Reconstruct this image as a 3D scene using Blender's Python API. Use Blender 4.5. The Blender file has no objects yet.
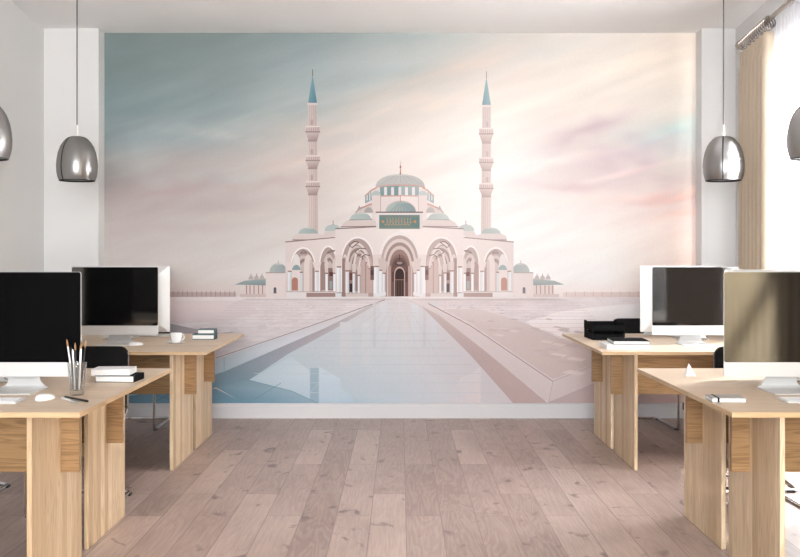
import bpy, bmesh, math, random
import numpy as np
from mathutils import Vector, Matrix, noise as mnoise
from mathutils.geometry import tessellate_polygon

random.seed(7)
C = bpy.context.scene.collection
PI = math.pi
CAMH = 1.32          # camera height; focal length 1000 px, horizon on pixel row 258
TOP = 0.75           # desk height

def lin(c):
    c = c / 255.0
    return c / 12.92 if c <= 0.04045 else ((c + 0.055) / 1.055) ** 2.4
def L(r, g, b): return (lin(r), lin(g), lin(b), 1.0)

# ------------------------------------------------------------------ materials
def newmat(name):
    m = bpy.data.materials.new(name); m.use_nodes = True
    nt = m.node_tree; nt.nodes.clear()
    out = nt.nodes.new('ShaderNodeOutputMaterial')
    return m, nt, out
def N(nt, t, **kw):
    n = nt.nodes.new(t)
    for k, v in kw.items(): setattr(n, k, v)
    return n
def S(n, **kw):
    for k, v in kw.items(): n.inputs[k.replace('_', ' ')].default_value = v
    return n
def pbsdf(nt, out, col=(.8, .8, .8, 1), rough=.5, metal=0., spec=.5, coat=0.):
    b = N(nt, 'ShaderNodeBsdfPrincipled')
    b.inputs['Base Color'].default_value = col
    b.inputs['Roughness'].default_value = rough
    b.inputs['Metallic'].default_value = metal
    b.inputs['Specular IOR Level'].default_value = spec
    b.inputs['Coat Weight'].default_value = coat
    nt.links.new(b.outputs[0], out.inputs[0])
    return b
def mixcol(nt, a, b, fac, mode='MIX'):
    m = N(nt, 'ShaderNodeMix', data_type='RGBA', blend_type=mode)
    m.clamp_result = False
    for idx, v in ((0, fac), (6, a), (7, b)):
        if isinstance(v, bpy.types.NodeSocket): nt.links.new(v, m.inputs[idx])
        else: m.inputs[idx].default_value = v
    return m.outputs[2]
def plain(name, col, rough=.5, metal=0., spec=.5, var=.04, scale=8., bump=0.):
    """plain finish with a faint procedural variation"""
    m, nt, out = newmat(name)
    b = pbsdf(nt, out, col, rough, metal, spec)
    tc = N(nt, 'ShaderNodeTexCoord')
    no = N(nt, 'ShaderNodeTexNoise'); no.inputs['Scale'].default_value = scale; no.inputs['Detail'].default_value = 3
    nt.links.new(tc.outputs['Object'], no.inputs['Vector'])
    dark = tuple(c * (1 - var) for c in col[:3]) + (1,)
    lite = tuple(min(1, c * (1 + var)) for c in col[:3]) + (1,)
    nt.links.new(mixcol(nt, dark, lite, no.outputs['Fac']), b.inputs['Base Color'])
    if bump:
        bp = N(nt, 'ShaderNodeBump'); bp.inputs['Strength'].default_value = bump; bp.inputs['Distance'].default_value = .01
        n2 = N(nt, 'ShaderNodeTexNoise'); n2.inputs['Scale'].default_value = 140
        nt.links.new(tc.outputs['Object'], n2.inputs['Vector'])
        nt.links.new(n2.outputs['Fac'], bp.inputs['Height']); nt.links.new(bp.outputs[0], b.inputs['Normal'])
    return m

def math_node(nt, op, a, b=None, c=None):
    n = N(nt, 'ShaderNodeMath', operation=op)
    for i, v in enumerate((a, b, c)):
        if v is None: continue
        if isinstance(v, bpy.types.NodeSocket): nt.links.new(v, n.inputs[i])
        else: n.inputs[i].default_value = v
    return n.outputs[0]

def wood(name, grain, strip, c0, c1, c2, width=.075, rough=.42, cath=.5, offs=0.):
    """edge glued wood: grain axis, strip axis; c0/c1 strip tints, c2 grain line tint"""
    m, nt, out = newmat(name)
    b = pbsdf(nt, out, c0, rough, 0, .35)
    tc = N(nt, 'ShaderNodeTexCoord'); oi = N(nt, 'ShaderNodeObjectInfo')
    sep = N(nt, 'ShaderNodeSeparateXYZ'); nt.links.new(tc.outputs['Object'], sep.inputs[0])
    ax = {'X': 0, 'Y': 1, 'Z': 2}; other = [a for a in 'XYZ' if a not in (grain, strip)][0]
    g = sep.outputs[ax[grain]]; s = sep.outputs[ax[strip]]; o = sep.outputs[ax[other]]
    r = math_node(nt, 'MULTIPLY', oi.outputs['Random'], 7.3)
    s2 = math_node(nt, 'ADD', math_node(nt, 'ADD', s, r), offs)
    # irregular strip ids
    cell = math_node(nt, 'FLOOR', math_node(nt, 'DIVIDE', s2, width))
    wn = N(nt, 'ShaderNodeTexWhiteNoise', noise_dimensions='1D'); nt.links.new(cell, wn.inputs['W'])
    tint = wn.outputs['Value']
    comb = N(nt, 'ShaderNodeCombineXYZ')
    nt.links.new(math_node(nt, 'ADD', math_node(nt, 'MULTIPLY', g, .9), math_node(nt, 'MULTIPLY', tint, 23.)), comb.inputs[0])
    nt.links.new(math_node(nt, 'MULTIPLY', s2, 14.), comb.inputs[1])
    nt.links.new(math_node(nt, 'MULTIPLY', o, 14.), comb.inputs[2])
    no = N(nt, 'ShaderNodeTexNoise'); S(no, Scale=1.6, Detail=2., Distortion=.4)
    nt.links.new(comb.outputs[0], no.inputs['Vector'])
    # rings of the figure
    rings = math_node(nt, 'SINE', math_node(nt, 'MULTIPLY', no.outputs['Fac'], 58.))
    rings = math_node(nt, 'MULTIPLY_ADD', rings, .5, .5)
    rings = math_node(nt, 'POWER', rings, 2.2)
    fine = N(nt, 'ShaderNodeTexNoise'); S(fine, Scale=1., Detail=3.)
    c3 = N(nt, 'ShaderNodeCombineXYZ')
    nt.links.new(math_node(nt, 'MULTIPLY', g, 5.), c3.inputs[0]); nt.links.new(math_node(nt, 'MULTIPLY', s2, 160.), c3.inputs[1]); nt.links.new(math_node(nt, 'MULTIPLY', o, 160.), c3.inputs[2])
    nt.links.new(c3.outputs[0], fine.inputs['Vector'])
    base = mixcol(nt, c0, c1, tint)
    col = mixcol(nt, base, c2, math_node(nt, 'MULTIPLY', rings, cath))
    col = mixcol(nt, col, c2, math_node(nt, 'MULTIPLY', math_node(nt, 'SUBTRACT', fine.outputs['Fac'], .35), .55))
    nt.links.new(col, b.inputs['Base Color'])
    bp = N(nt, 'ShaderNodeBump'); S(bp, Strength=.08, Distance=.002)
    nt.links.new(fine.outputs['Fac'], bp.inputs['Height']); nt.links.new(bp.outputs[0], b.inputs['Normal'])
    return m

def floor_mat():
    m, nt, out = newmat('plank_floor')
    b = pbsdf(nt, out, L(170, 150, 140), .42, 0, .4)
    tc = N(nt, 'ShaderNodeTexCoord')
    mp = N(nt, 'ShaderNodeMapping'); nt.links.new(tc.outputs['Object'], mp.inputs[0])
    mp.inputs['Rotation'].default_value = (0, 0, PI / 2)     # planks run in depth
    mp.inputs['Location'].default_value = (0., .148, 0)
    br = N(nt, 'ShaderNodeTexBrick', offset=.37, offset_frequency=2, squash=1.)
    S(br, Scale=1., Mortar_Size=.0022, Mortar_Smooth=.15, Bias=0.)
    br.inputs['Brick Width'].default_value = 1.28; br.inputs['Row Height'].default_value = .178
    br.inputs['Color1'].default_value = (0, 0, 0, 1); br.inputs['Color2'].default_value = (1, 1, 1, 1); br.inputs['Mortar'].default_value = (.5, .5, .5, 1)
    nt.links.new(mp.outputs[0], br.inputs['Vector'])
    tint = N(nt, 'ShaderNodeSeparateColor'); nt.links.new(br.outputs['Color'], tint.inputs[0]); tint = tint.outputs[0]
    sep = N(nt, 'ShaderNodeSeparateXYZ'); nt.links.new(tc.outputs['Object'], sep.inputs[0])
    def coord(gx, gy, k):
        c = N(nt, 'ShaderNodeCombineXYZ')
        nt.links.new(math_node(nt, 'MULTIPLY', sep.outputs[0], gx), c.inputs[0])
        nt.links.new(math_node(nt, 'MULTIPLY', sep.outputs[1], gy), c.inputs[1])
        nt.links.new(math_node(nt, 'MULTIPLY', tint, k), c.inputs[2]); return c.outputs[0]
    fig = N(nt, 'ShaderNodeTexNoise'); S(fig, Scale=1., Detail=3., Distortion=.8); nt.links.new(coord(8., 1.0, 40.), fig.inputs['Vector'])
    rings = math_node(nt, 'MULTIPLY_ADD', math_node(nt, 'SINE', math_node(nt, 'MULTIPLY', fig.outputs['Fac'], 62.)), .5, .5)
    fine = N(nt, 'ShaderNodeTexNoise'); S(fine, Scale=1., Detail=4.); nt.links.new(coord(110., 5., 9.), fine.inputs['Vector'])
    blot = N(nt, 'ShaderNodeTexNoise'); S(blot, Scale=1., Detail=3.); nt.links.new(coord(3.2, 1.3, 17.), blot.inputs['Vector'])
    # knots
    kn = N(nt, 'ShaderNodeTexNoise'); S(kn, Scale=1., Detail=2., Distortion=.6); nt.links.new(coord(9., 5.5, 31.), kn.inputs['Vector'])
    kr = N(nt, 'ShaderNodeMapRange'); S(kr, From_Min=.635, From_Max=.74); nt.links.new(kn.outputs['Fac'], kr.inputs[0])
    base = mixcol(nt, L(158, 137, 129), L(196, 176, 167), tint)
    base = mixcol(nt, base, L(142, 122, 115), math_node(nt, 'MULTIPLY', math_node(nt, 'SUBTRACT', blot.outputs['Fac'], .42), 1.7))
    base = mixcol(nt, base, L(202, 187, 177), math_node(nt, 'MULTIPLY', rings, .26))
    base = mixcol(nt, base, L(114, 95, 89), math_node(nt, 'MULTIPLY', math_node(nt, 'SUBTRACT', fine.outputs['Fac'], .4), .8))
    base = mixcol(nt, base, L(98, 80, 76), math_node(nt, 'MULTIPLY', kr.outputs[0], .75))
    base = mixcol(nt, base, L(104, 84, 78), math_node(nt, 'MULTIPLY', br.outputs['Fac'], .55))
    nt.links.new(base, b.inputs['Base Color'])
    bp = N(nt, 'ShaderNodeBump'); S(bp, Strength=.25, Distance=.003); bp.invert = True
    nt.links.new(br.outputs['Fac'], bp.inputs['Height']); nt.links.new(bp.outputs[0], b.inputs['Normal'])
    return m

def print_mat():
    """printed wallpaper: the picture is stored as vertex colours of the print"""
    m, nt, out = newmat('printed_wallpaper')
    b = pbsdf(nt, out, (1, 1, 1, 1), .75, 0, .15)
    at = N(nt, 'ShaderNodeVertexColor', layer_name='print')
    tc = N(nt, 'ShaderNodeTexCoord')
    no = N(nt, 'ShaderNodeTexNoise'); S(no, Scale=60., Detail=2.); nt.links.new(tc.outputs['Object'], no.inputs['Vector'])
    f = math_node(nt, 'MULTIPLY_ADD', no.outputs['Fac'], .10, .95)
    col = N(nt, 'ShaderNodeVectorMath', operation='SCALE'); nt.links.new(at.outputs[0], col.inputs[0]); nt.links.new(f, col.inputs['Scale'])
    nt.links.new(col.outputs[0], b.inputs['Base Color'])
    return m

def screen_mat():
    m, nt, out = newmat('glossy_black_screen')
    d = pbsdf(nt, out, (.0030, .0030, .0033, 1), 1., 0, 0.)
    g = N(nt, 'ShaderNodeBsdfGlossy'); g.inputs['Roughness'].default_value = .06; g.inputs['Color'].default_value = (1, .98, .95, 1)
    mx = N(nt, 'ShaderNodeMixShader'); mx.inputs[0].default_value = SCREEN_GLOSS
    nt.links.new(d.outputs[0], mx.inputs[1]); nt.links.new(g.outputs[0], mx.inputs[2]); nt.links.new(mx.outputs[0], out.inputs[0])
    return m
def smoke_chrome():
    m, nt, out = newmat('smoked_mirror_glass')
    g = N(nt, 'ShaderNodeBsdfGlossy'); g.inputs['Roughness'].default_value = .33; g.inputs['Color'].default_value = (.37, .365, .36, 1)
    t = N(nt, 'ShaderNodeBsdfTransparent'); t.inputs['Color'].default_value = (.52, .5, .49, 1)
    lw = N(nt, 'ShaderNodeLayerWeight'); lw.inputs['Blend'].default_value = .35
    mx = N(nt, 'ShaderNodeMixShader')
    nt.links.new(math_node(nt, 'MULTIPLY_ADD', lw.outputs['Facing'], .12, .84), mx.inputs[0])
    nt.links.new(t.outputs[0], mx.inputs[1]); nt.links.new(g.outputs[0], mx.inputs[2]); nt.links.new(mx.outputs[0], out.inputs[0])
    return m
def clear_glass(name, tint=(.97, .98, .98, 1), gl=.12, facing=.6):
    m, nt, out = newmat(name)
    g = N(nt, 'ShaderNodeBsdfGlossy'); g.inputs['Roughness'].default_value = .03
    t = N(nt, 'ShaderNodeBsdfTransparent'); t.inputs['Color'].default_value = tint
    lw = N(nt, 'ShaderNodeLayerWeight'); lw.inputs['Blend'].default_value = .3
    mx = N(nt, 'ShaderNodeMixShader')
    nt.links.new(math_node(nt, 'MULTIPLY_ADD', lw.outputs['Facing'], facing, gl * .5), mx.inputs[0])
    nt.links.new(t.outputs[0], mx.inputs[1]); nt.links.new(g.outputs[0], mx.inputs[2]); nt.links.new(mx.outputs[0], out.inputs[0])
    return m
def cloth(name, col, trans, transp=0., streak=60.):
    m, nt, out = newmat(name)
    d = N(nt, 'ShaderNodeBsdfDiffuse'); t = N(nt, 'ShaderNodeBsdfTranslucent')
    tc = N(nt, 'ShaderNodeTexCoord'); mp = N(nt, 'ShaderNodeMapping'); mp.inputs['Scale'].default_value = (1, 1, .03)
    nt.links.new(tc.outputs['Object'], mp.inputs[0])
    no = N(nt, 'ShaderNodeTexNoise'); S(no, Scale=streak, Detail=3.); nt.links.new(mp.outputs[0], no.inputs['Vector'])
    c = mixcol(nt, tuple(x * .9 for x in col[:3]) + (1,), tuple(min(1, x * 1.06) for x in col[:3]) + (1,), no.outputs['Fac'])
    nt.links.new(c, d.inputs[0]); nt.links.new(c, t.inputs[0])
    mx = N(nt, 'ShaderNodeMixShader'); mx.inputs[0].default_value = trans
    nt.links.new(d.outputs[0], mx.inputs[1]); nt.links.new(t.outputs[0], mx.inputs[2])
    last = mx.outputs[0]
    if transp:
        tr = N(nt, 'ShaderNodeBsdfTransparent'); m2 = N(nt, 'ShaderNodeMixShader'); m2.inputs[0].default_value = transp
        nt.links.new(last, m2.inputs[1]); nt.links.new(tr.outputs[0], m2.inputs[2]); last = m2.outputs[0]
    nt.links.new(last, out.inputs[0])
    return m

SCREEN_GLOSS = .12
M = {}
M['plaster'] = plain('white_plaster', (.71, .706, .698, 1), .85, spec=.2, var=.015, scale=2.)
M['ceiling'] = plain('ceiling_paint', (.89, .88, .875, 1), .9, spec=.1, var=.01, scale=1.5)
M['trim'] = plain('white_trim_paint', (.60, .595, .61, 1), .5, var=.01)
M['charcoal'] = plain('charcoal_wall_paint', (.012, .0115, .011, 1), 1., spec=0., var=.1)
M['brownwall'] = plain('tan_wall_paint', (.26, .20, .155, 1), .9, spec=.1, var=.05)
M['floor'] = floor_mat()
oc0, oc1, oc2 = L(226, 198, 160), L(208, 174, 134), L(176, 134, 90)
M['wood_top'] = wood('oak_top', 'X', 'Y', L(220, 202, 180), L(205, 184, 161), L(176, 148, 121), .14, .45, .3)
M['wood_leg'] = wood('oak_panel', 'Z', 'Y', L(230, 209, 178), L(190, 163, 129), L(164, 132, 98), .062, .45, .42)
M['wood_edge'] = wood('oak_edge', 'X', 'Y', L(202, 176, 140), L(188, 158, 122), L(160, 126, 88), .3, .42, .2)
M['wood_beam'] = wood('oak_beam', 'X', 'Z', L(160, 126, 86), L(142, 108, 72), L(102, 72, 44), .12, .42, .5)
M['print'] = print_mat()
M['screen'] = screen_mat()
M['alu'] = plain('brushed_aluminium', (.62, .615, .61, 1), .4, metal=.25, var=.01)
M['alu_edge'] = plain('silver_metal', (.62, .62, .63, 1), .3, metal=.8, var=.02)
M['white_pl'] = plain('white_plastic', (.82, .82, .82, 1), .35, var=.01)
M['key'] = plain('white_keycaps', (.76, .76, .77, 1), .45, var=.01)
M['chrome'] = plain('chrome_tube', (.72, .72, .74, 1), .16, metal=1., var=.01)
M['black_pl'] = plain('black_plastic', (.012, .012, .013, 1), .4, var=.1)
M['black_fab'] = plain('black_chair_fabric', (.010, .010, .011, 1), .85, spec=.2, var=.15, bump=.2)
M['smoke'] = smoke_chrome()
M['rim'] = plain('black_rim', (.008, .008, .008, 1), .4)
M['cordm'] = plain('grey_fabric_cord', (.10, .095, .09, 1), .8)
M['socket'] = plain('pale_cord_grip', (.72, .70, .68, 1), .4)
M['wglass'] = clear_glass('window_glass', (.98, .99, .99, 1), .08, .2)
M['tumbler'] = clear_glass('tumbler_glass', (.93, .94, .94, 1), .25, .7)
M['curtain'] = cloth('beige_curtain_cloth', L(192, 177, 158), .02)
M['curtain_b'] = cloth('beige_curtain_cloth_thin', L(226, 218, 203), .6)
M['sheer'] = cloth('white_sheer_voile', (.90, .90, .92, 1), .62, .28, 90.)
M['rodm'] = plain('bronze_rod', (.30, .265, .24, 1), .25, metal=.9, var=.1)
M['ceramic'] = plain('white_ceramic', (.86, .86, .86, 1), .15, var=.005)
M['paper'] = plain('page_block', (.82, .82, .81, 1), .8, var=.03, scale=60.)
M['teal'] = plain('teal_grey_cover', L(96, 112, 118), .9, spec=.1)
M['blackcov'] = plain('black_cover', L(24, 24, 27), .9, spec=.08)
M['whitecov'] = plain('white_cover', L(232, 232, 234), .45, var=.01)
M['greycov'] = plain('grey_notebook_cover', L(168, 165, 162), .5, var=.18, scale=40.)
M['bristle'] = plain('brown_bristles', L(150, 112, 76), .7)
M['bulb'] = plain('frosted_bulb', (.85, .72, .5, 1), .3)
M['tray'] = plain('black_tray', L(24, 24, 25), .9, spec=.08)

# ------------------------------------------------------------------ mesh helpers
def link(name, bm, mats, parent=None, smooth=False, loc=None):
    me = bpy.data.meshes.new(name)
    bmesh.ops.recalc_face_normals(bm, faces=bm.faces)
    bm.to_mesh(me); bm.free()
    for m in (mats if isinstance(mats, (list, tuple)) else [mats]): me.materials.append(m)
    if smooth:
        for p in me.polygons: p.use_smooth = True
        me.set_sharp_from_angle(angle=math.radians(35))
    o = bpy.data.objects.new(name, me); C.objects.link(o)
    if parent: o.parent = parent
    if loc: o.location = loc
    return o
def thing(name, label, cat, loc=(0, 0, 0), rz=0., group=None):
    o = bpy.data.objects.new(name, None); C.objects.link(o); o.empty_display_size = .1
    o.location = loc; o.rotation_euler = (0, 0, rz); tag(o, label, cat, group); return o
def tag(o, label, cat, group=None):
    o['label'] = label; o['category'] = cat
    if group: o['group'] = group
    return o
def struct(o): o['kind'] = 'structure'; return o
def box(bm, x0, x1, y0, y1, z0, z1, mi=0, bev=0.):
    before = len(bm.faces)
    vs = [bm.verts.new((x, y, z)) for z in (z0, z1) for y in (y0, y1) for x in (x0, x1)]
    fs = [bm.faces.new([vs[i] for i in f]) for f in ((0, 2, 3, 1), (4, 5, 7, 6), (0, 1, 5, 4), (2, 6, 7, 3), (0, 4, 6, 2), (1, 3, 7, 5))]
    for f in fs: f.material_index = mi
    if bev:
        es = list({e for f in fs for e in f.edges})
        r = bmesh.ops.bevel(bm, geom=es, offset=bev, segments=2, affect='EDGES', profile=.6)
        for f in r['faces']: f.material_index = mi
    return fs
def tube(bm, pts, r, seg=10, closed=False, mi=0, radii=None):
    pts = [Vector(p) for p in pts]; n = len(pts); rings = []
    up = Vector((0, 0, 1)); prev = None
    for i, p in enumerate(pts):
        if closed: d = pts[(i + 1) % n] - pts[i - 1]
        else: d = pts[min(i + 1, n - 1)] - pts[max(i - 1, 0)]
        d.normalize()
        if prev is None:
            a = d.cross(up)
            if a.length < 1e-3: a = d.cross(Vector((1, 0, 0)))
        else: a = prev - d * prev.dot(d)
        a.normalize(); prev = a; b = d.cross(a)
        rr = radii[i] if radii else r
        rings.append([bm.verts.new(p + (a * math.cos(t) + b * math.sin(t)) * rr) for t in [2 * PI * k / seg for k in range(seg)]])
    m = n if closed else n - 1
    for i in range(m):
        A, B = rings[i], rings[(i + 1) % n]
        for k in range(seg):
            f = bm.faces.new((A[k], A[(k + 1) % seg], B[(k + 1) % seg], B[k])); f.material_index = mi
    if not closed:
        f = bm.faces.new(rings[0][::-1]); f.material_index = mi; f = bm.faces.new(rings[-1]); f.material_index = mi
def smoothpath(pts, rad, k=6):
    """polyline with rounded corners"""
    pts = [Vector(p) for p in pts]; out = [pts[0]]
    for i in range(1, len(pts) - 1):
        a, b, c = pts[i - 1], pts[i], pts[i + 1]
        r = min(rad, (a - b).length * .45, (c - b).length * .45)
        p0 = b + (a - b).normalized() * r; p1 = b + (c - b).normalized() * r
        for j in range(k + 1):
            t = j / k; out.append(p0 * (1 - t) ** 2 + b * 2 * t * (1 - t) + p1 * t * t)
    out.append(pts[-1]); return out
def lathe(bm, prof, seg=40, cx=0, cy=0, mi=0, a0=0., a1=2 * PI, cap=False):
    full = abs(a1 - a0 - 2 * PI) < 1e-6
    ns = seg if full else seg + 1
    cols = []
    for k in range(ns):
        a = a0 + (a1 - a0) * k / seg
        cols.append([bm.verts.new((cx + r * math.cos(a), cy + r * math.sin(a), z)) for r, z in prof])
    for k in range(seg):
        A, B = cols[k], cols[(k + 1) % ns]
        for i in range(len(prof) - 1):
            try: f = bm.faces.new((A[i], B[i], B[i + 1], A[i + 1])); f.material_index = mi
            except ValueError: pass
def rrect(w, h, r, k=5):
    pts = []
    for cx, cy, a in ((w / 2 - r, h / 2 - r, 0), (-w / 2 + r, h / 2 - r, 90), (-w / 2 + r, -h / 2 + r, 180), (w / 2 - r, -h / 2 + r, 270)):
        for i in range(k + 1):
            t = math.radians(a + 90 * i / k); pts.append((cx + r * math.cos(t), cy + r * math.sin(t)))
    return pts
def prism(bm, pts2, f0, f1, mi=0):
    """pts2 2D outline; f0/f1 map (u,v)->3D for the two caps"""
    A = [bm.verts.new(f0(*p)) for p in pts2]; B = [bm.verts.new(f1(*p)) for p in pts2]
    n = len(pts2); fs = [bm.faces.new(A[::-1]), bm.faces.new(B)]
    for i in range(n): fs.append(bm.faces.new((A[i], A[(i + 1) % n], B[(i + 1) % n], B[i])))
    for f in fs: f.material_index = mi
    return fs
def dup(root, loc, rz=None, label=None, group=None):
    r = root.copy(); C.objects.link(r); r.location = loc
    if rz is not None: r.rotation_euler = (0, 0, rz)
    if label: r['label'] = label
    if group: r['group'] = group
    for ch in list(root.children):
        c = ch.copy(); C.objects.link(c); c.parent = r
        for g in list(ch.children):
            d = g.copy(); C.objects.link(d); d.parent = c
    return r
def on(px, py, z=TOP):
    """world point on a horizontal surface at height z, measured from the photograph"""
    Y = (CAMH - z) * 1000. / (py - 258.)
    return ((px - 400.) * Y / 1000., Y)

# ------------------------------------------------------------------ room shell
H = 3.176; YB = 8.25; YP = 8.09; YR = -3.0
XL = [(-2.88, YB), (-2.88, YP), (-2.785, 6.95), (-2.785, 4.3), (-2.785, YR)]
XR = lambda y: 2.715 - .075 * (YP - y) if y > 6.1 else 2.715 - .075 * (YP - 6.1)

bm = bmesh.new(); box(bm, -3.2, 3.2, YR - .2, YB + .2, -.12, 0)
struct(link('floor', bm, M['floor']))
bm = bmesh.new(); box(bm, -3.2, 3.2, YR - .2, YB + .2, H, H + .12)
struct(link('ceiling', bm, M['ceiling']))
bm = bmesh.new(); box(bm, -3.2, 3.2, YB, YB + .2, 0, H)                       # far wall with the two shallow pilasters
struct(link('wall_back', bm, M['plaster']))
XML, XMR = -2.438, 2.440
bm = bmesh.new(); box(bm, -3.1, XML, YP, YB, 0, H, bev=0.)
struct(link('trim_1', bm, M['plaster']))
bm = bmesh.new(); box(bm, XMR, 3.1, YP, YB, 0, H)
struct(link('trim_2', bm, M['plaster']))
# left wall, bending slightly near the far end; its rear third is painted charcoal
bm = bmesh.new()
def wallpoly(bm, pts, thick, z0, z1, mi=0):
    A = [bm.verts.new((x, y, z0)) for x, y in pts]; B = [bm.verts.new((x, y, z1)) for x, y in pts]
    A2 = [bm.verts.new((x + thick, y, z0)) for x, y in pts]; B2 = [bm.verts.new((x + thick, y, z1)) for x, y in pts]
    for i in range(len(pts) - 1):
        for q in ((A[i], A[i + 1], B[i + 1], B[i]), (A2[i + 1], A2[i], B2[i], B2[i + 1]), (B[i], B[i + 1], B2[i + 1], B2[i]), (A[i + 1], A[i], A2[i], A2[i + 1])):
            f = bm.faces.new(q); f.material_index = mi
    for i in (0, len(pts) - 1):
        f = bm.faces.new((A[i], B[i], B2[i], A2[i])); f.material_index = mi
wallpoly(bm, XL[:4], -.2, 0, H, 0); wallpoly(bm, XL[3:], -.2, 0, H, 1)
struct(link('wall_left', bm, [M['plaster'], M['charcoal']]))
# right wall with two tall windows
WIN = [(5.42, 7.15, .12, 2.64), (.3, 2.16, .12, 2.64)]
bm = bmesh.new()
MI = [0]
def rw(y0, y1, z0, z1):
    pts = [(XR(y0), y0)]
    if y0 < 6.1 < y1: pts.append((XR(6.1), 6.1))
    pts.append((XR(y1), y1)); wallpoly(bm, pts, .22, z0, z1, MI[0])
rw(7.15, YB, 0, H); MI[0] = 1; rw(2.16, 5.42, 0, H); rw(YR, .3, 0, H); MI[0] = 0
for y0, y1, z0, z1 in WIN: rw(y0, y1, 0, z0); rw(y0, y1, z1, H)
struct(link('wall_right', bm, [M['plaster'], M['brownwall']]))
bm = bmesh.new()
prism(bm, [(2.9, 1.86), (2.9, 2.01), (.0, -.02), (.0, -.17)], lambda u, v: (3.0, u, v), lambda u, v: (3.05, u, v))   # unseen brace added outside the near window to shade its curtain diagonally
struct(link('shadow_brace', bm, M['alu_edge']))
# rear wall behind the camera with one window
bm = bmesh.new()
for a in ((-3.2, -1.8, 0, H), (1.2, 3.2, 0, H), (-1.8, 1.2, 0, .6), (-1.8, 1.2, 2.85, H)): box(bm, a[0], a[1], YR - .2, YR, a[2], a[3])
struct(link('wall_front', bm, M['brownwall']))
def window(n, axis, a0, a1, z0, z1, c, muls):
    w = thing('window_%d' % n, '', '', (0, 0, 0)); del w['label']; del w['category']; struct(w)
    bm = bmesh.new(); t = .05
    def b(u0, u1, v0, v1):
        if axis == 'Y': box(bm, c - .03, c + .03, u0, u1, v0, v1, bev=.004)
        else: box(bm, u0, u1, c - .03, c + .03, v0, v1, bev=.004)
    b(a0, a1, z0, z0 + t); b(a0, a1, z1 - t, z1); b(a0, a0 + t, z0 + t, z1 - t); b(a1 - t, a1, z0 + t, z1 - t)
    for mu in muls: b(mu - .03, mu + .03, z0 + t, z1 - t)
    link('window_frame', bm, M['trim'], w)
    bm = bmesh.new()
    if axis == 'Y': box(bm, c - .004, c + .004, a0 + t, a1 - t, z0 + t, z1 - t)
    else: box(bm, a0 + t, a1 - t, c - .004, c + .004, z0 + t, z1 - t)
    link('glass_pane', bm, M['wglass'], w)
window(1, 'Y', 5.42, 7.15, .12, 2.64, 2.74, [6.2]); window(2, 'Y', .3, 2.16, .12, 2.64, 2.70, []); window(3, 'X', -1.8, 1.2, .6, 2.85, YR - .1, [-.3])
# baseboard of the far wall (moulded)
def baseboard(x0, x1, y):
    prof = [(0, 0), (.018, 0), (.018, .096), (.013, .103), (.013, .112), (.006, .120), (.0, .124)]
    bm = bmesh.new()
    A = [bm.verts.new((x0, y - d, z)) for d, z in prof]; B = [bm.verts.new((x1, y - d, z)) for d, z in prof]
    n = len(prof)
    for i in range(n): bm.faces.new((A[i], A[(i + 1) % n], B[(i + 1) % n], B[i]))
    bm.faces.new(A); bm.faces.new(B[::-1]); return bm
struct(link('baseboard_back', baseboard(XML, XMR, YB), M['trim']))
struct(link('baseboard_left', baseboard(-2.878, XML, YP), M['trim']))
struct(link('baseboard_right', baseboard(XMR, 2.712, YP), M['trim']))

# ------------------------------------------------------------------ mural (flat printed wallpaper on the far wall)
# Coordinates below are the print's own picture units; the print hangs at x 104.5..696, y 33..403 of the far wall.
MP = .00825; CX = 399.5
mv, mf, mc = [], [], []
layer = [0]; HOLD = [False]
def MW(x, y, d): return ((x - 400) * MP, YB - .0012 - d, CAMH - (y - 258) * MP)
WALL_LIGHT = 1.29     # overall light level on the wall, divided out of the print's colours
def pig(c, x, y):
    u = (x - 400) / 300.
    e = WALL_LIGHT * (1. - .015 * u - .23 * u * u) * (1. - .2 * max(0., (y - 250) / 150.) ** 2)   # colours lightened towards sides and bottom to offset dimmer wall light
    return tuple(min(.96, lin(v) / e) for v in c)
def raw_poly(pts, cols, nxt=True):
    """pts [(x,y)], cols [(r,g,b) sRGB 0-255] per vertex or one"""
    if not isinstance(cols[0], (tuple, list)): cols = [cols] * len(pts)
    base = len(mv); d = layer[0] * .00001
    for p, c in zip(pts, cols):
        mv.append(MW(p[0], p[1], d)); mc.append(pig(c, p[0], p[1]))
    tris = tessellate_polygon([[Vector((p[0], p[1], 0)) for p in pts]])
    for t in tris: mf.append([base + i for i in t])
    if nxt and not HOLD[0]: layer[0] += 1
def mir(pts): return [(2 * CX - x, y) for x, y in pts]
def warm(c, k=1.):  # the right half of the print is a touch lighter and pinker
    return tuple(min(255, v + (255 - v) * .24 * k + a * k) for v, a in zip(c, (5, 1, 0)))
def poly(pts, col): raw_poly(pts, col)
def both(pts, col):
    raw_poly(pts, col, nxt=False)
    cc = [warm(c) for c in col] if isinstance(col[0], (tuple, list)) else warm(col)
    raw_poly(mir(pts), cc)
def rect(x0, x1, y0, y1): return [(x0, y0), (x1, y0), (x1, y1), (x0, y1)]
def arc(cx, y, rx, ry, a0=180, a1=0, n=18):
    return [(cx + rx * math.cos(math.radians(a0 + (a1 - a0) * i / n)), y - ry * math.sin(math.radians(a0 + (a1 - a0) * i / n))) for i in range(n + 1)]
def dome(cx, yb, rx, ry, n=18): return arc(cx, yb, rx, ry, 180, 0, n)
def archp(x0, x1, ysp, ycr, yb, n=20):
    cx, rx = (x0 + x1) / 2, (x1 - x0) / 2
    top = [(cx + rx * math.cos(a), ysp - (ysp - ycr) * (math.sin(a) ** .82)) for a in [PI - PI * i / n for i in range(n + 1)]]
    return [(x0, yb)] + top + [(x1, yb)]
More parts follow.
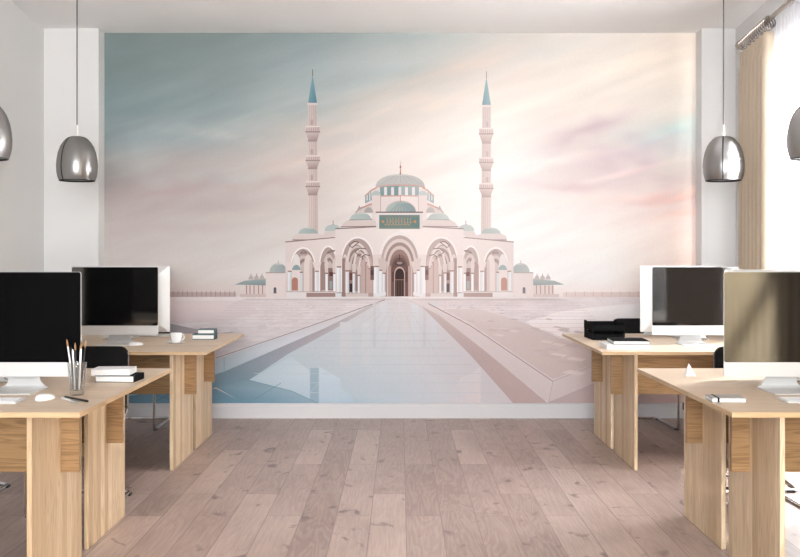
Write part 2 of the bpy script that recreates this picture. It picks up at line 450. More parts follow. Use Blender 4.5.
# --- sky
ctrl = {
 33: [(104, (126, 139, 139)), (200, (136, 149, 148)), (300, (153, 166, 167)), (400, (184, 193, 192)), (500, (222, 220, 214)), (600, (244, 236, 228)), (697, (240, 228, 216))],
 70: [(104, (124, 139, 140)), (200, (140, 154, 154)), (300, (165, 177, 178)), (400, (200, 204, 201)), (500, (236, 226, 218)), (600, (250, 241, 231)), (697, (248, 236, 224))],
 105: [(104, (126, 142, 145)), (200, (146, 161, 163)), (300, (182, 190, 189)), (400, (222, 218, 212)), (500, (250, 239, 230)), (600, (248, 238, 229)), (697, (238, 230, 220))],
 135: [(104, (140, 153, 156)), (200, (164, 174, 176)), (300, (205, 202, 197)), (400, (236, 227, 220)), (500, (254, 246, 240)), (580, (236, 224, 220)), (697, (222, 230, 225))],
 165: [(104, (170, 170, 169)), (200, (186, 180, 177)), (300, (214, 205, 200)), (400, (240, 231, 225)), (500, (255, 250, 246)), (610, (234, 220, 218)), (697, (233, 225, 218))],
 200: [(104, (182, 174, 172)), (200, (192, 183, 180)), (300, (214, 206, 202)), (400, (243, 237, 232)), (500, (255, 251, 248)), (600, (248, 234, 230)), (697, (236, 213, 206))],
 240: [(104, (195, 187, 184)), (200, (206, 199, 196)), (300, (222, 217, 213)), (400, (245, 241, 238)), (500, (255, 253, 251)), (600, (255, 250, 246)), (697, (248, 226, 216))],
 275: [(104, (204, 194, 190)), (200, (217, 210, 207)), (300, (230, 225, 222)), (400, (246, 242, 240)), (500, (255, 254, 252)), (600, (255, 252, 250)), (697, (253, 230, 218))],
 298: [(104, (205, 188, 184)), (200, (212, 197, 193)), (300, (228, 218, 214)), (400, (242, 233, 231)), (500, (252, 244, 242)), (600, (254, 240, 237)), (697, (250, 218, 210))],
}
rows = sorted(ctrl)
CLOUDS = [(170, 190, 70, 9, -.10, (-4, -10, -9)), (280, 183, 40, 9, -.2, (-8, -13, -12)), (225, 176, 36, 6, -.05, (-2, 4, 5)), (240, 204, 60, 7, -.05, (-6, -8, -7)), (300, 160, 60, 6, -.2, (8, 2, 0)),
          (590, 128, 46, 9, -.42, (-14, -20, -14)), (640, 150, 60, 14, -.25, (-10, -14, -8)), (650, 178, 50, 10, -.12, (-12, -16, -12)), (575, 158, 46, 4, -.22, (14, 12, 10)), (630, 172, 40, 2.6, -.2, (16, 12, 10)),
          (560, 186, 50, 5, .05, (-8, -14, -12)), (600, 199, 60, 3, -.05, (8, 2, 0)), (660, 200, 40, 5, -.1, (-6, -16, -16)), (690, 192, 26, 3.4, -.4, (14, 6, 2)), (690, 212, 40, 4, -.15, (8, -8, -12)),
          (440, 75, 90, 9, -.35, (8, 0, -3)), (400, 110, 90, 10, -.3, (8, 1, -2)), (520, 60, 60, 8, -.4, (-6, -2, 0)), (220, 135, 60, 5, .14, (10, 8, 6)), (270, 110, 60, 6, -.3, (6, 6, 5)), (150, 60, 60, 20, -.2, (-5, -4, -4)),
          (685, 124, 50, 9, -.30, (-7, 2, 2)), (640, 60, 60, 14, -.3, (4, 2, 0)), (180, 228, 80, 6, -.03, (-4, -6, -5)), (360, 80, 50, 8, -.25, (-8, -3, 0)), (340, 140, 50, 7, -.3, (-6, -6, -4))]
def sky(x, y):
    y = min(max(y, 33), 298)
    for i in range(len(rows) - 1):
        if rows[i] <= y <= rows[i + 1]: break
    t = (y - rows[i]) / (rows[i + 1] - rows[i]); t = t * t * (3 - 2 * t)
    def row(r):
        c = ctrl[r]; xx = min(max(x, 104), 697)
        for j in range(len(c) - 1):
            if c[j][0] <= xx <= c[j + 1][0]: break
        u = (xx - c[j][0]) / (c[j + 1][0] - c[j][0]); u = u * u * (3 - 2 * u) * .5 + u * .5
        return [a + (b - a) * u for a, b in zip(c[j][1], c[j + 1][1])]
    A, B = row(rows[i]), row(rows[i + 1])
    col = [a + (b - a) * t for a, b in zip(A, B)]
    # cloud streaks drifting up towards the right
    u = (x + y * 1.2) * .011; v = (y + x * .33) * .030
    n1 = mnoise.fractal(Vector((u, v, 3.1)), 1., 2.1, 5)
    n2 = mnoise.fractal(Vector(((x + y) * .020, (y + x * .28) * .085, 9.7)), .9, 2., 4)
    amp = 1. if y > 60 else .6
    k = (n1 * 4.5 + n2 * 5) * amp
    pinkish = max(0., min(1., (y - 110) / 60.)) * max(0, min(1, (290 - y) / 60.))
    col = [col[0] + k * (1. - .25 * pinkish), col[1] + k * (1. + .15 * pinkish), col[2] + k * (1. + .1 * pinkish)]
    # individual clouds: (x, y, half length, half height, slope, colour change)
    for cx, cy, lx, ly, sl, dc in CLOUDS:
        if abs(x - cx) > 2.6 * lx: continue
        w = mnoise.noise(Vector((x * .035, y * .07, cx))) * ly * 1.1
        g = math.exp(-((x - cx) / lx) ** 2 - ((y - cy - (x - cx) * sl + w) / ly) ** 2) * (1. + .9 * n2)
        col = [col[0] + dc[0] * g, col[1] + dc[1] * g, col[2] + dc[2] * g]
    return tuple(max(0, min(255, c)) for c in col)
def ground(x, y):
    """plaza colour before the markings"""
    t = (y - 296) / 107.; s = (x - 104) / 592.
    far = (222 + 24 * s, 213 + 22 * s, 213 + 22 * s)
    near = (182 + 34 * s, 180 + 24 * s, 186 + 20 * s)
    col = [a + (b - a) * min(1, t * 1.3) for a, b in zip(far, near)]
    p = 1. / max(y - 292., 3.)
    n1 = mnoise.fractal(Vector((x * .05, y * .28, 1.)), 1., 2., 4)
    n2 = mnoise.fractal(Vector(((x - 400) * p * 6., p * 260., 4.)), .8, 2., 4)
    k = n1 * 8 + n2 * 7
    return tuple(max(0, min(255, c + k)) for c in col)
def grid(fn, x0, x1, y0, y1, dx, dy):
    nx = int((x1 - x0) / dx) + 1; ny = int((y1 - y0) / dy) + 1; base = len(mv); d = layer[0] * .00001
    for j in range(ny + 1):
        y = y0 + (y1 - y0) * j / ny
        for i in range(nx + 1):
            x = x0 + (x1 - x0) * i / nx
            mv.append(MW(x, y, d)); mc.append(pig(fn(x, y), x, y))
    for j in range(ny):
        for i in range(nx):
            a = base + j * (nx + 1) + i; mf.append([a, a + 1, a + nx + 2, a + nx + 1])
    layer[0] += 1
grid(sky, 104.5, 695.7, 33, 296.4, 2.2, 1.8)
grid(ground, 104.5, 695.7, 296.4, 403, 1.8, 1.0)
# far perimeter wall on the horizon, posts
poly([(104.5, 291.6), (236, 292.4), (236, 296.8), (104.5, 297.2)], [(176, 154, 152), (190, 170, 167), (188, 168, 166), (172, 150, 150)])
poly([(563, 292.2), (695.7, 291.6), (695.7, 297), (563, 297)], [(240, 224, 220), (230, 206, 200), (222, 196, 190), (236, 218, 214)])
HOLD[0] = True
for i in range(14):
    x = 173 + i * 4.7; poly(rect(x, x + .6, 291., 296.5), (150, 132, 132))
    x = 566 + i * 9.; poly(rect(x, x + .5, 291.4, 296.5), (212, 190, 185))
HOLD[0] = False; layer[0] += 1
WALL, WALL2, TRIM, SH, SH2, DK, TEAL, TEALD, COLM = (226, 214, 212), (217, 204, 201), (243, 237, 236), (184, 163, 158), (158, 134, 128), (84, 64, 62), (182, 193, 191), (142, 163, 165), (236, 240, 243)
# kiosks
both([(234.7, 284.6), (244.5, 280.8), (266, 278.5), (266, 285.4)], [(140, 156, 158), (150, 165, 166), (160, 172, 172), (130, 144, 146)])
for x in (251, 256.5, 262): both(dome(x, 279.6, 2.6, 4.2, 8), (186, 176, 174)); both(rect(x - .3, x + .3, 273.6, 276.5), (150, 130, 128))
both(rect(245, 266, 285.4, 294.5), (222, 206, 202))
for x in (246, 249.5, 253.5, 258, 262): both(rect(x, x + 1.1, 285.2, 295), (168, 142, 138))
both(rect(240, 266, 294, 297), (206, 188, 185))
# side pavilion
both(rect(265.8, 288, 272.6, 297.4), WALL); both(rect(265.8, 288, 272.2, 273.2), (170, 150, 148))
both(dome(278.2, 272.4, 8.8, 9.4), [(178, 184, 182)] * 7 + [(196, 200, 198)] * 6 + [(150, 164, 166)] * 6)
both(rect(277.9, 278.5, 260.4, 263.4), (160, 140, 136)); both(archp(273.6, 276.4, 289, 287.2, 293), (96, 96, 104)); both(rect(273, 277, 293, 293.5), (170, 150, 146))
# minaret (the left one stands a hair taller)
def minaret(f, dy, w):
    P = lambda pts: f([(x, y + dy) for x, y in pts])
    def pr(pts, col): raw_poly(P(pts), [w(c) for c in col] if isinstance(col[0], tuple) else w(col))
    A, B, Cc = (220, 206, 202), (198, 180, 176), (208, 194, 190)
    pr([(308, 102.5), (316.6, 102.5), (318.2, 236), (307.8, 236)], [Cc, B, B, A])
    for x in (309.6, 311.6, 313.6, 315.4): pr(rect(x, x + .35, 104, 228), (180, 160, 156))
    pr(rect(307.6, 317.2, 100.8, 103.6), (222, 208, 204)); pr([(308.2, 101.5), (312.6, 73), (317., 101.5)], [(112, 152, 162), (122, 164, 174), (88, 128, 140)])
    pr(rect(312.25, 312.95, 68, 75), (120, 96, 90))
    for yb, hh in ((124.7, 14), (154.2, 12), (180., 12.4)):
        pr([(305.6, yb + 1), (306.4, yb), (318.8, yb), (320., yb + 1), (320., yb + hh * .42), (317.2, yb + hh), (308.4, yb + hh), (305.6, yb + hh * .42)], [A, A, B, B, B, (162, 142, 138), (176, 156, 152), Cc])
        pr(rect(305.4, 320.2, yb + hh * .36, yb + hh * .46), (158, 136, 132)); pr(rect(306., 319.6, yb - .2, yb + .9), (230, 218, 214))
        for q in range(6): pr(rect(306.6 + q * 2.2, 307.3 + q * 2.2, yb + 1.4, yb + hh * .34), (170, 148, 144))
        pr(rect(308, 317.2, yb + hh, yb + hh + 1.6), (164, 144, 140)); pr(rect(310.6, 313., yb - 6.4, yb - 1.2), (180, 162, 158))
minaret(lambda p: p, 1.4, lambda c: c)
minaret(mir, 3.4, lambda c: warm(c, 1.2))
# wings
both([(292, 240.8), (293, 236), (298, 233.4), (316, 233.2), (325, 236.), (334, 236), (334, 241)], [WALL2] * 7)
both(rect(292.5, 334, 239.4, 240.4), (150, 130, 128))
both(dome(308, 233.6, 9.5, 6.), [(180, 191, 188)] * 8 + [(196, 204, 200)] * 5 + [(160, 175, 174)] * 6)
both([(322, 236), (325, 231.4), (336, 229.6), (336, 236)], WALL2); both(dome(333, 231, 8.4, 6.6), TEAL); both(rect(332.8, 333.5, 220.6, 225), (150, 120, 112))
both([(285.4, 241.9), (336, 237.4), (336, 297), (285.4, 297)], [(222, 210, 207), (229, 218, 215), (224, 212, 209), (214, 202, 199)])
both([(285.2, 241.4), (336, 236.9), (336, 237.9), (285.2, 242.6)], (146, 126, 124))
def vault(x0, x1, ysp, ycr, yb, depth, seed, lean=0.):
    """arched bay seen into a vaulted porch"""
    rnd = random.Random(seed)
    w = x1 - x0
    both(archp(x0 - 1.3, x1 + 1.3, ysp, ycr - 1.8, yb), TRIM)
    both(archp(x0, x1, ysp, ycr, yb), [(176, 156, 151)] * 23)
    cols = [(204, 190, 187), (150, 128, 123), (198, 183, 179), (140, 116, 111), (186, 168, 163), (132, 108, 103)]
    for i in range(depth):
        k = (i + 1) / (depth + 1.2)
        a0 = x0 + w * (.06 + .36 * k) + lean * w * k; a1 = x1 - w * (.05 + .34 * k) + lean * w * k
        both(archp(a0, a1, ysp + 2.5 * k, ycr + (ysp - ycr) * (.14 + .62 * k), yb), [cols[i % 6]] * 23)
# wing bays (outermost one sees the sky and a distant dome through it)
vault(291.5, 314.8, 271.5, 248.8, 293, 3, 1, .04)
both(archp(292.2, 300.5, 271, 254, 293), (226, 222, 220)); both(dome(296.4, 270, 4.2, 5.2, 10), TEALD); both(rect(291.7, 301, 270, 293), WALL); both(archp(291.8, 298, 281, 277.4, 290.6), (176, 128, 112))
both(archp(304., 312.4, 268, 254.5, 293), (224, 211, 207)); both(archp(309.4, 312.4, 268, 259, 293), (204, 188, 184)); both(rect(312.4, 314.4, 268, 293), SH2)
for a, b, c, d in ((300.4, 252.6, 303.2, 249.9), (303.2, 249.9, 307, 252.4), (300.4, 252.6, 307, 252.4), (308, 251.6, 311.5, 257)): both([(a, b), (c, d), (c, d + 1.), (a, b + 1.)], (124, 106, 104))
both(rect(300.2, 302.4, 272.4, 292), (206, 214, 218)); both(rect(299.8, 302.8, 271.6, 273), (150, 120, 112))
vault(320, 336.5, 271, 247.2, 293, 3, 2, .10)
both(rect(321, 325, 262, 290), SH2); both(rect(328.2, 334, 268, 290), (138, 112, 108)); both(rect(329.4, 332.4, 281, 289), (150, 158, 158)); both(rect(329.4, 333.4, 272, 276), (92, 60, 58))
for x in (325.4, 333.2): both(rect(x, x + 2.2, 273.6, 291.4), COLM); both(rect(x - .4, x + 2.6, 272.6, 274), (150, 118, 110)); both([(x - 1., 264), (x + 1.1, 257), (x + 3.2, 264), (x + 2.5, 272.6), (x - .3, 272.6)], (214, 200, 196))
for a, b, c, d in ((327, 252.6, 331, 249.6), (331, 249.6, 335, 250.4), (327, 252.6, 335, 250.4)): both([(a, b), (c, d), (c, d + 1.), (a, b + 1.)], (124, 106, 104))
for x in (288.2, 315.4):
    both([(x - 3., 262), (x + 6.2, 262), (x + 3.2, 271.4), (x, 271.4)], WALL)
    both(rect(x, x + 3.3, 271.4, 292), [COLM, (200, 204, 208), (204, 208, 212), COLM]); both(rect(x - .3, x + 3.6, 270.6, 272), (160, 134, 126)); both(rect(x - .6, x + 3.9, 290.8, 292.6), (196, 196, 200))
# central upper works
both([(371.6, 228), (371.6, 205), (365, 205.4), (365.4, 196), (369, 191.4), (380.6, 187), (CX, 185.6), (CX, 228)], WALL)
both([(355.4, 212.6), (359, 208.4), (371.8, 203.6), (371.8, 213.4)], (212, 196, 193)); both([(355, 212.8), (359, 208), (366, 205.4), (372, 203), (372, 204.4), (359.4, 209.6), (355.4, 213.6)], (190, 142, 128))
both([(357, 210.6), (359.3, 205.4), (361.6, 209.6)], (168, 160, 158))
# drum with windows, ring bands
both([(365, 203.4), (365.4, 195), (371, 190.4), (372, 200)], TEALD)
for x in (366.6, 369.3): both([(x, 194.4 - (x - 366) * .5), (x + 1.1, 193.8 - (x - 366) * .5), (x + 1.1, 200), (x, 201)], (222, 220, 218))
both([(364.6, 195.6), (371, 189.6), (377, 186.8), (377, 188.2), (371.4, 191.2), (365, 197)], (196, 156, 144))
both([(380, 186.6), (CX, 185), (CX, 195.6), (380, 196)], [(140, 162, 164), (134, 158, 162), (126, 150, 154), (130, 152, 156)])
for x in (384.1, 391.1): both(archp(x, x + 2.9, 188.2, 187, 195.2, 8), (226, 222, 220))
poly(archp(398.4, 401.3, 187.9, 186.7, 195.2, 8), (228, 222, 220))
both([(379.6, 195.6), (CX, 195.2), (CX, 196.4), (379.6, 196.8)], (200, 160, 148))
both(rect(372.2, 380.4, 195, 214), (224, 210, 207)); both(rect(380.2, 381, 196, 213), (190, 170, 167)); both(dome(376.2, 195.4, 4.6, 4.8, 10), TEAL)
both(dome(368.6, 212.6, 4.4, 5.4, 10), (170, 166, 164))
# main dome
dm = dome(400.2, 186.6, 24.6, 12.6, 26)
poly(dm + [(412, 185.2), (400.2, 184.6), (388, 185.2)], [(192, 192, 189)] * 9 + [(207, 206, 202)] * 9 + [(196, 193, 190)] * 9 + [(186, 185, 183)] * 3)
poly(arc(400.2, 187.6, 25.2, 3.2, 180, 0, 16) + arc(400.2, 188.8, 24.6, 3., 0, 180, 16), (206, 170, 158))
for i in range(9):
    a = math.radians(25 + i * 16.2); x = 400.2 + 24 * math.cos(a) ; y = 186 - 12 * math.sin(a) * .25
    poly([(400.2 + (x - 400.2) * .25, 175.4), (400.2 + (x - 400.2) * .25 + .4, 175.4), (x + .4, y), (x, y)], (166, 168, 166))
poly([(399.9, 172), (400.3, 159), (400.9, 172), (401.2, 174.6), (399.5, 174.6)], (168, 112, 92)); poly(rect(399.6, 401.2, 166, 168), (160, 104, 86))
# half dome above the sign and flanking domes
poly(dome(400.8, 212.6, 15.2, 11.2, 20), [(176, 187, 184)] * 7 + [(160, 175, 174)] * 7 + [(140, 158, 160)] * 7)
for i in range(7): 
    x = 389.6 + i * 3.7; poly([(400.8 + (x - 400.8) * .3, 203.6), (400.8 + (x - 400.8) * .3 + .4, 203.6), (x + .6, 212.4), (x, 212.4)], (128, 148, 150))
poly(arc(400.8, 212.4, 15.6, 11.8, 180, 0, 20) + arc(400.8, 212.4, 14.8, 10.9, 0, 180, 20), (206, 184, 178)); poly(rect(399.9, 400.6, 195, 202), (188, 120, 96))
both([(340.5, 227.4), (344, 222.4), (350, 219), (372, 218.6), (377, 222), (377, 227.4)], (216, 202, 198)); both([(350, 219.2), (372, 218.6), (372.4, 219.8), (349, 220.4)], (150, 150, 148))
both(dome(360.6, 219.4, 10.6, 6.8), [(186, 196, 193)] * 8 + [(200, 208, 204)] * 5 + [(168, 182, 180)] * 6)
both([(340.6, 226.4), (378, 225.8), (378, 226.8), (340.6, 227.4)], (140, 120, 118))
# central block
both([(335.4, 228.6), (378, 226.6), (CX, 226.6), (CX, 297), (335.4, 297)], [(228, 217, 215), (233, 223, 220), (236, 226, 223), (231, 219, 216), (222, 210, 207)])
both([(335.2, 228.2), (378, 226.4), (378, 227.2), (335.2, 229.4)], (140, 120, 118))
# sign
poly(rect(376.2, 422.6, 212.2, 229.2), (228, 218, 215)); poly(rect(375.8, 423, 211.6, 212.9), (120, 108, 108))
poly(rect(379.2, 419.7, 215, 228.8), (112, 136, 132)); poly(rect(380.2, 418.7, 215.9, 216.4), (150, 140, 120)); poly(rect(380.2, 418.7, 227.4, 227.9), (150, 140, 120))
for x in (383., 415.): poly(arc(x, 221.6, 1.3, 1.4, 0, 340, 10), (214, 142, 96))
def stroke(pts, w, col):
    for (a, b), (c, d) in zip(pts[:-1], pts[1:]):
        l = math.hypot(c - a, d - b) or 1; nx, ny = -(d - b) / l * w / 2, (c - a) / l * w / 2
        raw_poly([(a + nx, b + ny), (c + nx, d + ny), (c - nx, d - ny), (a - nx, b - ny)], col, nxt=False)
    if not HOLD[0]: layer[0] += 1
rs = random.Random(4)
HOLD[0] = True
for i in range(9):   # the flowing gold script
    x = 386.4 + i * 2.9; k = rs.uniform(-1, 1)
    stroke([(x + .9, 218 + k * .4), (x + .8, 222.6), (x + .2, 224.8), (x - 1., 225.2), (x - 1.6, 223.8)], .55, (196, 158, 128))
    stroke([(x + 2.6, 221 + k), (x + 1.8, 222.6 + k * .5), (x + .8, 222.4)], .5, (188, 150, 122))
    if i % 2: stroke([(x + 1.4, 219.4), (x + 1.9, 219.2)], .7, (190, 152, 124))
HOLD[0] = False; layer[0] += 1
HOLD[0] = True
for i in range(14):
    x = 385.6 + i * 2.; stroke([(x, 217.6), (x + .9, 218.1)], .4, (160, 146, 124)); stroke([(x, 226.4), (x + .9, 226.)], .4, (160, 146, 124))
HOLD[0] = False; layer[0] += 1
# second bay
def rib(xa, ya, xm, ym, xb, yb, w):
    pts = []
    for i in range(15):
        t = i / 14.
        if t < .5: a = t * PI; pts.append((xm - (xm - xa) * math.cos(a), ya - (ya - ym) * math.sin(a)))
        else: a = (t - .5) * PI; pts.append((xm + (xb - xm) * math.sin(a), yb - (yb - ym) * math.cos(a)))
    for off, ww, c in ((1.1, w * .7, (128, 106, 102)), (0, w, (216, 203, 199)), (-w * .34, w * .22, (234, 224, 221))):
        p2 = [(x, y + off) for x, y in pts]
        stroke(p2, ww, c); stroke(mir(p2), ww, warm(c))
vault(342, 373.4, 266.5, 238.4, 294, 5, 3, .02)
both(archp(362, 372.4, 266, 256, 294), (196, 172, 166)); both(rect(365, 366.2, 262, 294), (168, 142, 136)); both(rect(370.4, 374, 266, 280), (120, 92, 88)); both(rect(370.6, 373.6, 270, 275), (86, 62, 62)); rib(346.8, 271, 356, 243.5, 367, 262, 2.6); rib(353.6, 273, 360.5, 249, 368.5, 266, 2.2); rib(358.6, 275.4, 363.6, 254.6, 369.4, 268, 1.8)
rib(343.4, 266, 345.2, 255, 347., 270, 1.5); both(rect(342.2, 344.8, 258, 294), (150, 124, 118)); both(rect(348.6, 360.4, 270, 291), (150, 124, 118)); both(rect(349.6, 353., 283.5, 292), (60, 50, 52)); both(rect(349.4, 352.6, 272.6, 280), (110, 72, 66))
for x, y, w in ((345.6, 271., 3.4), (352.6, 273, 2.7), (357.8, 275.4, 2.2)):
    both([(x - .6, y - 9), (x + w + .9, y - 9), (x + w + .5, y), (x - .3, y)], (212, 198, 194)); both(rect(x, x + w, y, 293), [COLM, (206, 208, 212), (204, 206, 210), COLM]); both(rect(x - .4, x + w + .4, y - .8, y + .6), (150, 116, 108))
for q in ((349, 244.6, 354, 241), (354, 241, 359, 241.6), (349, 244.6, 352, 247), (352, 247, 359, 241.6), (355, 251.4, 360, 247.6), (360, 247.6, 366, 248.4), (355, 251.4, 357.4, 253.4), (360.5, 257, 365, 254), (365, 254, 370, 255)):
    both([(q[0], q[1]), (q[2], q[3]), (q[2], q[3] + 1.1), (q[0], q[1] + 1.1)], (118, 102, 102))
# centre bay: receding arches to the portal
for k, c in enumerate(((238, 231, 229), (190, 170, 165), (222, 208, 204), (166, 143, 138), (212, 196, 191), (156, 130, 124))):
    i = k * 2.1; poly(archp(378.6 + i, 420.6 - i, 266 + k, 231.8 + k * 3.5, 297), [c] * 23)
poly(archp(389.4, 409.8, 270, 254.6, 297), [(140, 112, 106)] * 23); poly(archp(391.2, 408., 272, 257.4, 297), [(112, 88, 84)] * 23)
poly(rect(388, 391, 266, 297), (182, 154, 147)); poly(rect(408.2, 411.2, 266, 297), (190, 162, 155))
poly(archp(394.2, 405., 275, 266.6, 297), [(196, 168, 160)] * 23); poly(archp(395., 404.2, 276, 268.4, 297), [(64, 50, 50)] * 23)
stroke([(399.6, 254), (399.6, 262)], .5, (60, 48, 48)); poly(arc(399.6, 263.6, 5., 2.4, 0, 350, 14), (92, 72, 70)); poly(arc(399.6, 263., 3., 1.4, 0, 350, 12), (160, 140, 134))
for x in (396.2, 398.6, 401., 403.2): poly(rect(x, x + .5, 279, 296), (120, 92, 84))
poly(rect(394.8, 404.4, 279.4, 280.1), (150, 116, 104)); poly(rect(392., 394, 272, 282), (92, 70, 66)); poly(rect(405.4, 407.4, 272, 282), (92, 70, 66))
# big columns
for x, w, y0, y1 in ((374.6, 4.6, 266.6, 295.6), (379.6, 3.2, 270.4, 294.6), (383., 2.2, 273.4, 294)):
    both([(x - 1.8, y0 - 12), (x + w + 2.4, y0 - 12), (x + w + .4, y0), (x - .3, y0)], (222, 210, 207) if x < 376 else (206, 190, 186))
    both(rect(x, x + w, y0, y1), [(242, 244, 246), (208, 209, 213), (204, 205, 210), (240, 242, 244)]); both(rect(x - .4, x + w + .4, y0 - .8, y0 + .5), (150, 118, 110)); both(rect(x - .6, x + w + .6, y1 - 2.2, y1 + 1.6), (226, 226, 230))
both([(334.6, 255), (343., 255), (341.2, 267), (337, 267)], (224, 212, 209)); both(rect(337.2, 341., 267, 295), [(240, 243, 246), (206, 208, 213), (202, 204, 209), (238, 241, 244)]); both(rect(336.8, 341.4, 266.2, 267.6), (150, 118, 110)); both(rect(336, 342.2, 293, 297.4), (222, 224, 228)); both(rect(336.4, 341.8, 292.4, 293.2), (156, 126, 120))
# steps, low brown ramps
both(rect(286, 336, 291.6, 297.4), (226, 222, 222)); both(rect(286, 336, 291.4, 292.2), (188, 170, 166)); both(rect(342.5, 373.6, 293.4, 297), (208, 196, 194)); both(rect(306.4, 335.4, 292.8, 297.6), (160, 134, 130)); both(rect(341.6, 345.6, 292.6, 296.6), (150, 124, 120)); both(rect(368.4, 373.4, 293, 296.6), (176, 150, 146))
both([(280, 297.2), (CX, 296.4), (CX, 298.6), (280, 299.2)], (228, 222, 222))

# --- plaza markings. VP of the paving is the portal foot (400,296)
def gcol(c, x, y):   # slight cooling towards the near left, warming towards the right
    s = (x - 400) / 300.
    return (c[0] + 14 * s, c[1] + 2 * s, c[2] - 4 * s)
def gp(pts, cols):
    if not isinstance(cols[0], (tuple, list)): cols = [cols] * len(pts)
    raw_poly(pts, cols)
# puddle mirroring the sky on the right, darker wet stone on the left
gp([(526, 322), (534, 318.5), (546, 316.6), (553, 312.8), (575, 309.5), (600, 306.5), (640, 303.5), (695.7, 303), (695.7, 332), (640, 333), (600, 334.5), (580, 338.5), (562, 337.4), (548, 331), (534, 327.4)], [(246, 236, 236)] * 3 + [(252, 243, 242)] * 5 + [(246, 230, 228)] + [(242, 230, 229)] * 6)
gp([(104.5, 305), (170, 301), (240, 300.5), (262, 303), (250, 306), (262, 312), (238, 318), (226, 322), (170, 323), (104.5, 326)], [(216, 200, 199), (220, 206, 205), (224, 213, 213), (222, 211, 211), (221, 210, 210), (218, 207, 208), (212, 200, 202), (210, 197, 199), (204, 192, 195), (200, 188, 191)])
gp([(104.5, 322), (170, 323.5), (215, 333), (238, 331.5), (170, 345), (104.5, 350)], [(140, 140, 146), (150, 149, 155), (176, 168, 172), (182, 172, 176), (150, 156, 164), (130, 140, 150)])
# paving courses
HOLD[0] = True
for i in range(26):
    t = i / 26.; y = 299 + 104 * t ** 2.1
    if y > 400: continue
    a = (400 - (y - 296) * 1.45, 400 + (y - 296) * 1.12)
    stroke([(250 - i * 3, y), (a[0], y)], .3, (196, 186, 188)); stroke([(a[1], y), (560 + i * 3, y)], .3, (212, 196, 195))
HOLD[0] = False; layer[0] += 1
# left side kerb, stripe
gp([(392, 297.4), (331, 319.4), (285, 335.4), (224.6, 357), (150, 384), (104.5, 400), (104.5, 403), (130, 403), (224.6, 371.4), (288, 344), (325, 328), (372, 303.6)], [(226, 218, 218), (214, 206, 208), (200, 200, 206), (178, 190, 198), (150, 170, 184), (140, 164, 180), (128, 154, 172), (134, 160, 176), (166, 184, 196), (206, 208, 214), (214, 212, 216), (226, 218, 220)])
stroke([(385, 299.6), (331, 318.8), (285, 334.8), (216, 358)], .8, (150, 140, 144)); stroke([(224.2, 357.4), (224.2, 371)], .5, (130, 150, 160))
gp([(378, 301.5), (325, 328), (288, 344), (224.6, 371.4), (160, 392), (130, 403), (170, 403), (216, 387), (249, 380), (288, 354), (331, 331), (379, 303)], [(200, 190, 192), (176, 168, 172), (158, 158, 166), (124, 144, 156), (104, 134, 150), (96, 128, 146), (98, 130, 148), (116, 142, 156), (126, 146, 158), (160, 160, 168), (186, 176, 180), (204, 194, 196)])
# central path
gp([(399, 297), (379, 303), (331, 331), (288, 354), (249, 380), (200, 403), (352, 403), (400, 403), (400, 350)], [(222, 214, 215), (216, 210, 212), (200, 204, 210), (186, 197, 205), (166, 184, 194), (154, 176, 188), (168, 185, 197), (184, 195, 204), (206, 209, 213)])
gp([(399.6, 297), (400, 350), (400, 403), (460, 403), (513, 403), (470, 354.6), (445, 329), (418, 303)], [(224, 215, 216), (207, 208, 212), (186, 195, 204), (198, 197, 202), (198, 190, 194), (208, 202, 206), (214, 208, 211), (220, 212, 213)])
# reflection of the mosque in the wet path: paler sky field, minarets and domes as darker shapes
gp([(249, 380), (291, 356.8), (309.6, 370.6), (309.6, 403), (262, 403)], [(176, 192, 202), (190, 204, 212), (196, 208, 216), (172, 190, 204), (160, 182, 196)])
gp([(319.4, 367), (332, 374), (340.6, 378.6), (341, 388), (352, 397), (354, 403), (319.4, 403)], [(198, 210, 218), (196, 208, 216), (190, 204, 214), (186, 200, 212), (178, 196, 208), (172, 190, 204), (176, 194, 208)])
gp([(310.4, 368), (318.6, 368), (318.6, 403), (310.4, 403)], [(158, 176, 190), (160, 178, 192), (146, 168, 184), (144, 166, 182)])
gp([(480.6, 367), (480.6, 403), (444, 403), (450, 392), (458, 384), (460, 378), (470, 374)], [(216, 208, 210), (210, 198, 200), (196, 196, 202), (202, 200, 205), (208, 203, 206), (212, 205, 208), (214, 206, 209)])
for x0, x1, c0, c1 in ((340, 352, 212, 200), (362, 370, 214, 203), (380, 388, 218, 207), (411, 419, 220, 209), (430, 437, 218, 208), (373, 376, 208, 198), (423, 426, 210, 200)):
    yl = 303 if x0 > 365 else 322
    gp([(x0, yl), (x1, yl), (x1, yl + 44), (x0, yl + 44)], [(c0, c0, c0 + 3), (c0, c0, c0 + 3), (c1 - 2, c1, c1 + 6), (c1 - 2, c1, c1 + 6)])
# tile joints of the path
HOLD[0] = True
for i in range(16):
    y = 303 + 100 * (i / 16.) ** 1.7
    stroke([(400 - (y - 297.5) * 1.9 - 2, y), (400 + (y - 297.5) * 1.03 + 2, y)], .42, (184, 190, 197) if y > 330 else (208, 205, 208))
HOLD[0] = False; layer[0] += 1
HOLD[0] = True
for k in (-1.5, -1.1, -.72, -.36, 0., .36, .72):
    stroke([(400 + k * 16, 312), (400 + k * 100 * .9, 403)], .28, (188, 193, 199))
HOLD[0] = False; layer[0] += 1
